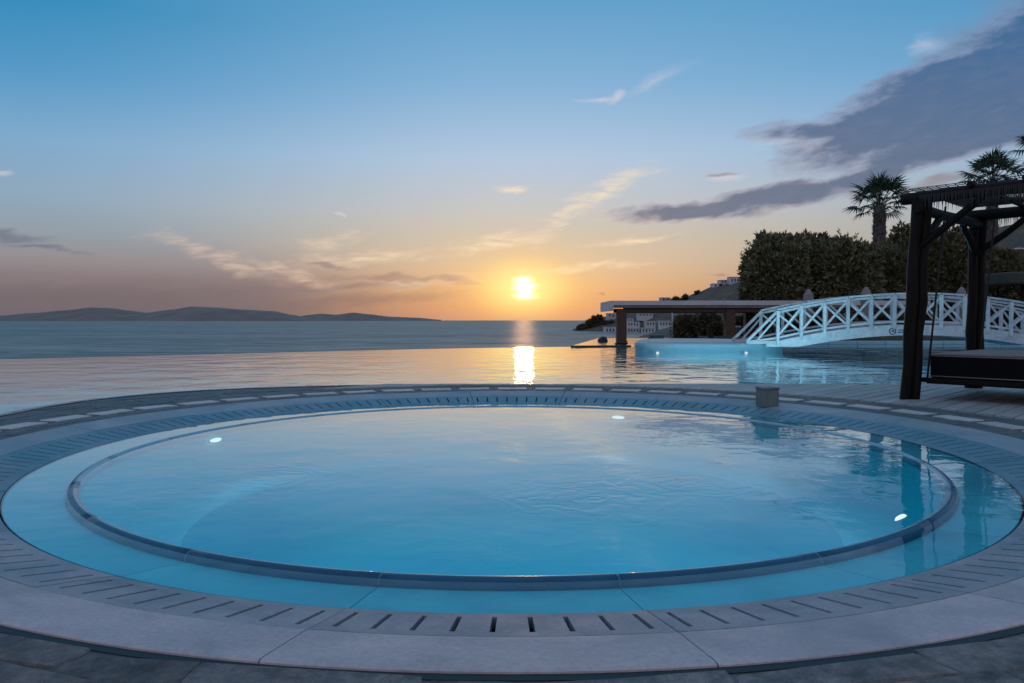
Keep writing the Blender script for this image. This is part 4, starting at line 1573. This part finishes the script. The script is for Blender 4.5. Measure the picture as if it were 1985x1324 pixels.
def palm(px, py, Y, crown_px, base_z, label, seed, trunk_r=0.42):
    rn = random.Random(seed)
    top = at(px, py, Y)
    root = empty('fan_palm', (top.x, Y, base_z))
    H = top.z - base_z
    sc_ = crown_px / 1472 * Y / 2.45
    t = MB()
    k = 16
    t.tube([(0.12 * math.sin(i / k * 2.2), 0, H * i / k) for i in range(k + 1)], [trunk_r * (0.62 + 0.30 * math.sin(i / k * 2.6) + 0.05 * (i % 2)) for i in range(k + 1)], 12)
    tr_ = t.build('trunk', M['palmtrunk'], root, True)
    bt = MB()
    for i in range(300):
        z_ = H * (0.45 + 0.55 * rn.random() ** 0.8)
        a = rn.uniform(0, 2 * math.pi)
        rr = trunk_r * (0.62 + 0.30 * math.sin(z_ / H * 2.6)) * 0.95
        p = Vector((math.cos(a) * rr + 0.12 * math.sin(z_ / H * 2.2), math.sin(a) * rr, z_))
        o_ = Vector((math.cos(a), math.sin(a), 0))
        s_ = Vector((-math.sin(a), math.cos(a), 0))
        bt.add([p + s_ * 0.07, p - s_ * 0.07, p + o_ * 0.20 + Vector((0, 0, 0.22)), p + o_ * 0.02 + Vector((0, 0, 0.12))], [(0, 1, 2), (0, 2, 3), (1, 3, 2)])
    bo = bt.build('leaf_bases', M['palmtrunk'], root)
    bo['kind'] = 'stuff'
    nF = 30
    for i in range(nF):
        el_ = R(84 - 100 * (i / (nF - 1)) ** 0.95 + rn.uniform(-6, 6))
        a = i * 2.39996 + rn.uniform(-0.2, 0.2)
        f_ = bpy.data.objects.new('frond', FR[i % 4])
        f_.parent = root
        f_.location = (0.12 * math.sin(2.2), 0, H - 0.1)
        f_.rotation_euler = (rn.uniform(-0.4, 0.4), -el_, a)
        s2 = sc_ * rn.uniform(0.85, 1.1) * (0.86 if i > nF * 0.75 else 1)
        f_.scale = (s2, s2, s2)
        link(f_)
    tag(root, label, 'palm', 'fan palms behind the evergreens')
    return root


palm(1703, 398, 72, 66, -0.2, 'fan palm standing clear behind the evergreen row', 1, 0.62)
palm(1922, 352, 74, 66, -0.2, 'fan palm rising behind the log pergola roof', 2, 0.55)
palm(2030, 290, 72, 66, -0.2, 'tall fan palm cut by the picture edge above the pergola', 3, 0.5)


def parasol(px, py, Y, label, h=2.6):
    p = at(px, py, Y)
    root = empty('folded_parasol', (p.x, Y, p.z - h))
    MB().tube([(0, 0, 0), (0, 0, h - 0.05)], 0.03, 8).build('pole', M['brownwood'], root, True)
    cv_ = MB()
    n = 20
    vs_, fs_ = [], []
    pr = [(0.10, 1.0), (0.17, 1.25), (0.20, 1.7), (0.22, h - 0.55), (0.20, h - 0.3), (0.11, h - 0.1), (0.03, h)]
    for (r_, z_) in pr:
        for k in range(n):
            a = 2 * math.pi * k / n
            q_ = r_ * (1 + (0.16 if k % 2 else -0.1))
            vs_.append((q_ * math.cos(a), q_ * math.sin(a), z_))
    for i in range(len(pr) - 1):
        for k in range(n):
            fs_.append((i * n + k, i * n + (k + 1) % n, (i + 1) * n + (k + 1) % n, (i + 1) * n + k))
    cv_.add(vs_, fs_).build('folded_canopy', M['canvas'], root, True)
    MB().lathe([(0.012, 0), (0.04, 0.03), (0.045, 0.06), (0.02, 0.1), (0.001, 0.11)], (0, 0, h), 8).build('finial', M['brownwood'], root, True)
    MB().lathe([(0.3, 0), (0.3, 0.06), (0.04, 0.12), (0.04, 0.3)], (0, 0, 0), 14).build('base', M['bollard'], root, True)
    tag(root, label, 'parasol', 'folded parasols behind the bridge')


parasol(1567, 560, 37, 'pale folded parasol behind the bridge, the one farthest from the log posts')
parasol(1679, 556, 37, 'pale folded parasol behind the bridge just short of the double log posts')
parasol(1864, 556, 39, 'pale folded parasol behind the bridge between the two pairs of log posts')

# thatched shelter past the bridge
a = at(1921, 556, 40)
sh = empty('thatched_shelter', (a.x + 2.0, 40, 0))
tag(sh, 'thatched flat shelter on forked posts beyond the bridge', 'shelter')
zt = at(1921, 530, 40).z
zb = at(1921, 553, 40).z
MB().box((0, 0, (zt + zb) / 2), (4.0, 3.0, zt - zb)).build('thatched_roof', M['thatch'], sh, bevel=0.08)
for x in (-1.0, 1.3):
    for y in (-1.0, 1.0):
        MB().tube([(x, y, -0.4), (x, y, zb - 0.02)], 0.06, 8).build('post', M['darkwood'], sh, True)
        for s_ in (-1, 1):
            MB().tube([(x, y, zb - 0.75), (x + s_ * 0.55, y, zb - 0.02)], 0.035, 6).build('brace', M['darkwood'], sh, True)

# white vaulted house on the slope at the right
ah = at(1975, 505, 180)
av = empty('vaulted_house', (ah.x, 180, ah.z - 1))
tag(av, 'house with white arched roof edge on the slope behind the palms', 'house')
vs, fs = [], []
nA = 18
for i in range(nA + 1):
    t = R(180 * i / nA)
    for (rr, yy) in ((5.4, 0), (4.95, 0), (5.4, 7), (4.95, 7)):
        vs.append((rr * math.cos(t) * 1.0, yy, rr * math.sin(t) * 0.75))
for i in range(nA):
    a, c = i * 4, i * 4 + 4
    fs += [(a, a + 1, c + 1, c), (a, c, c + 2, a + 2), (a + 1, a + 3, c + 3, c + 1), (a + 2, c + 2, c + 3, a + 3)]
MB().add(vs, fs).build('roof', M['house'], av)
vs = [(4.94 * math.cos(R(180 * i / nA)), 0.4, 4.94 * math.sin(R(180 * i / nA)) * 0.75) for i in range(nA + 1)]
MB().add(vs + [(p[0], 0.7, p[2]) for p in vs], [tuple(range(nA + 1)), tuple(range(2 * nA + 1, nA, -1))]).build('wall', M['hill'], av)
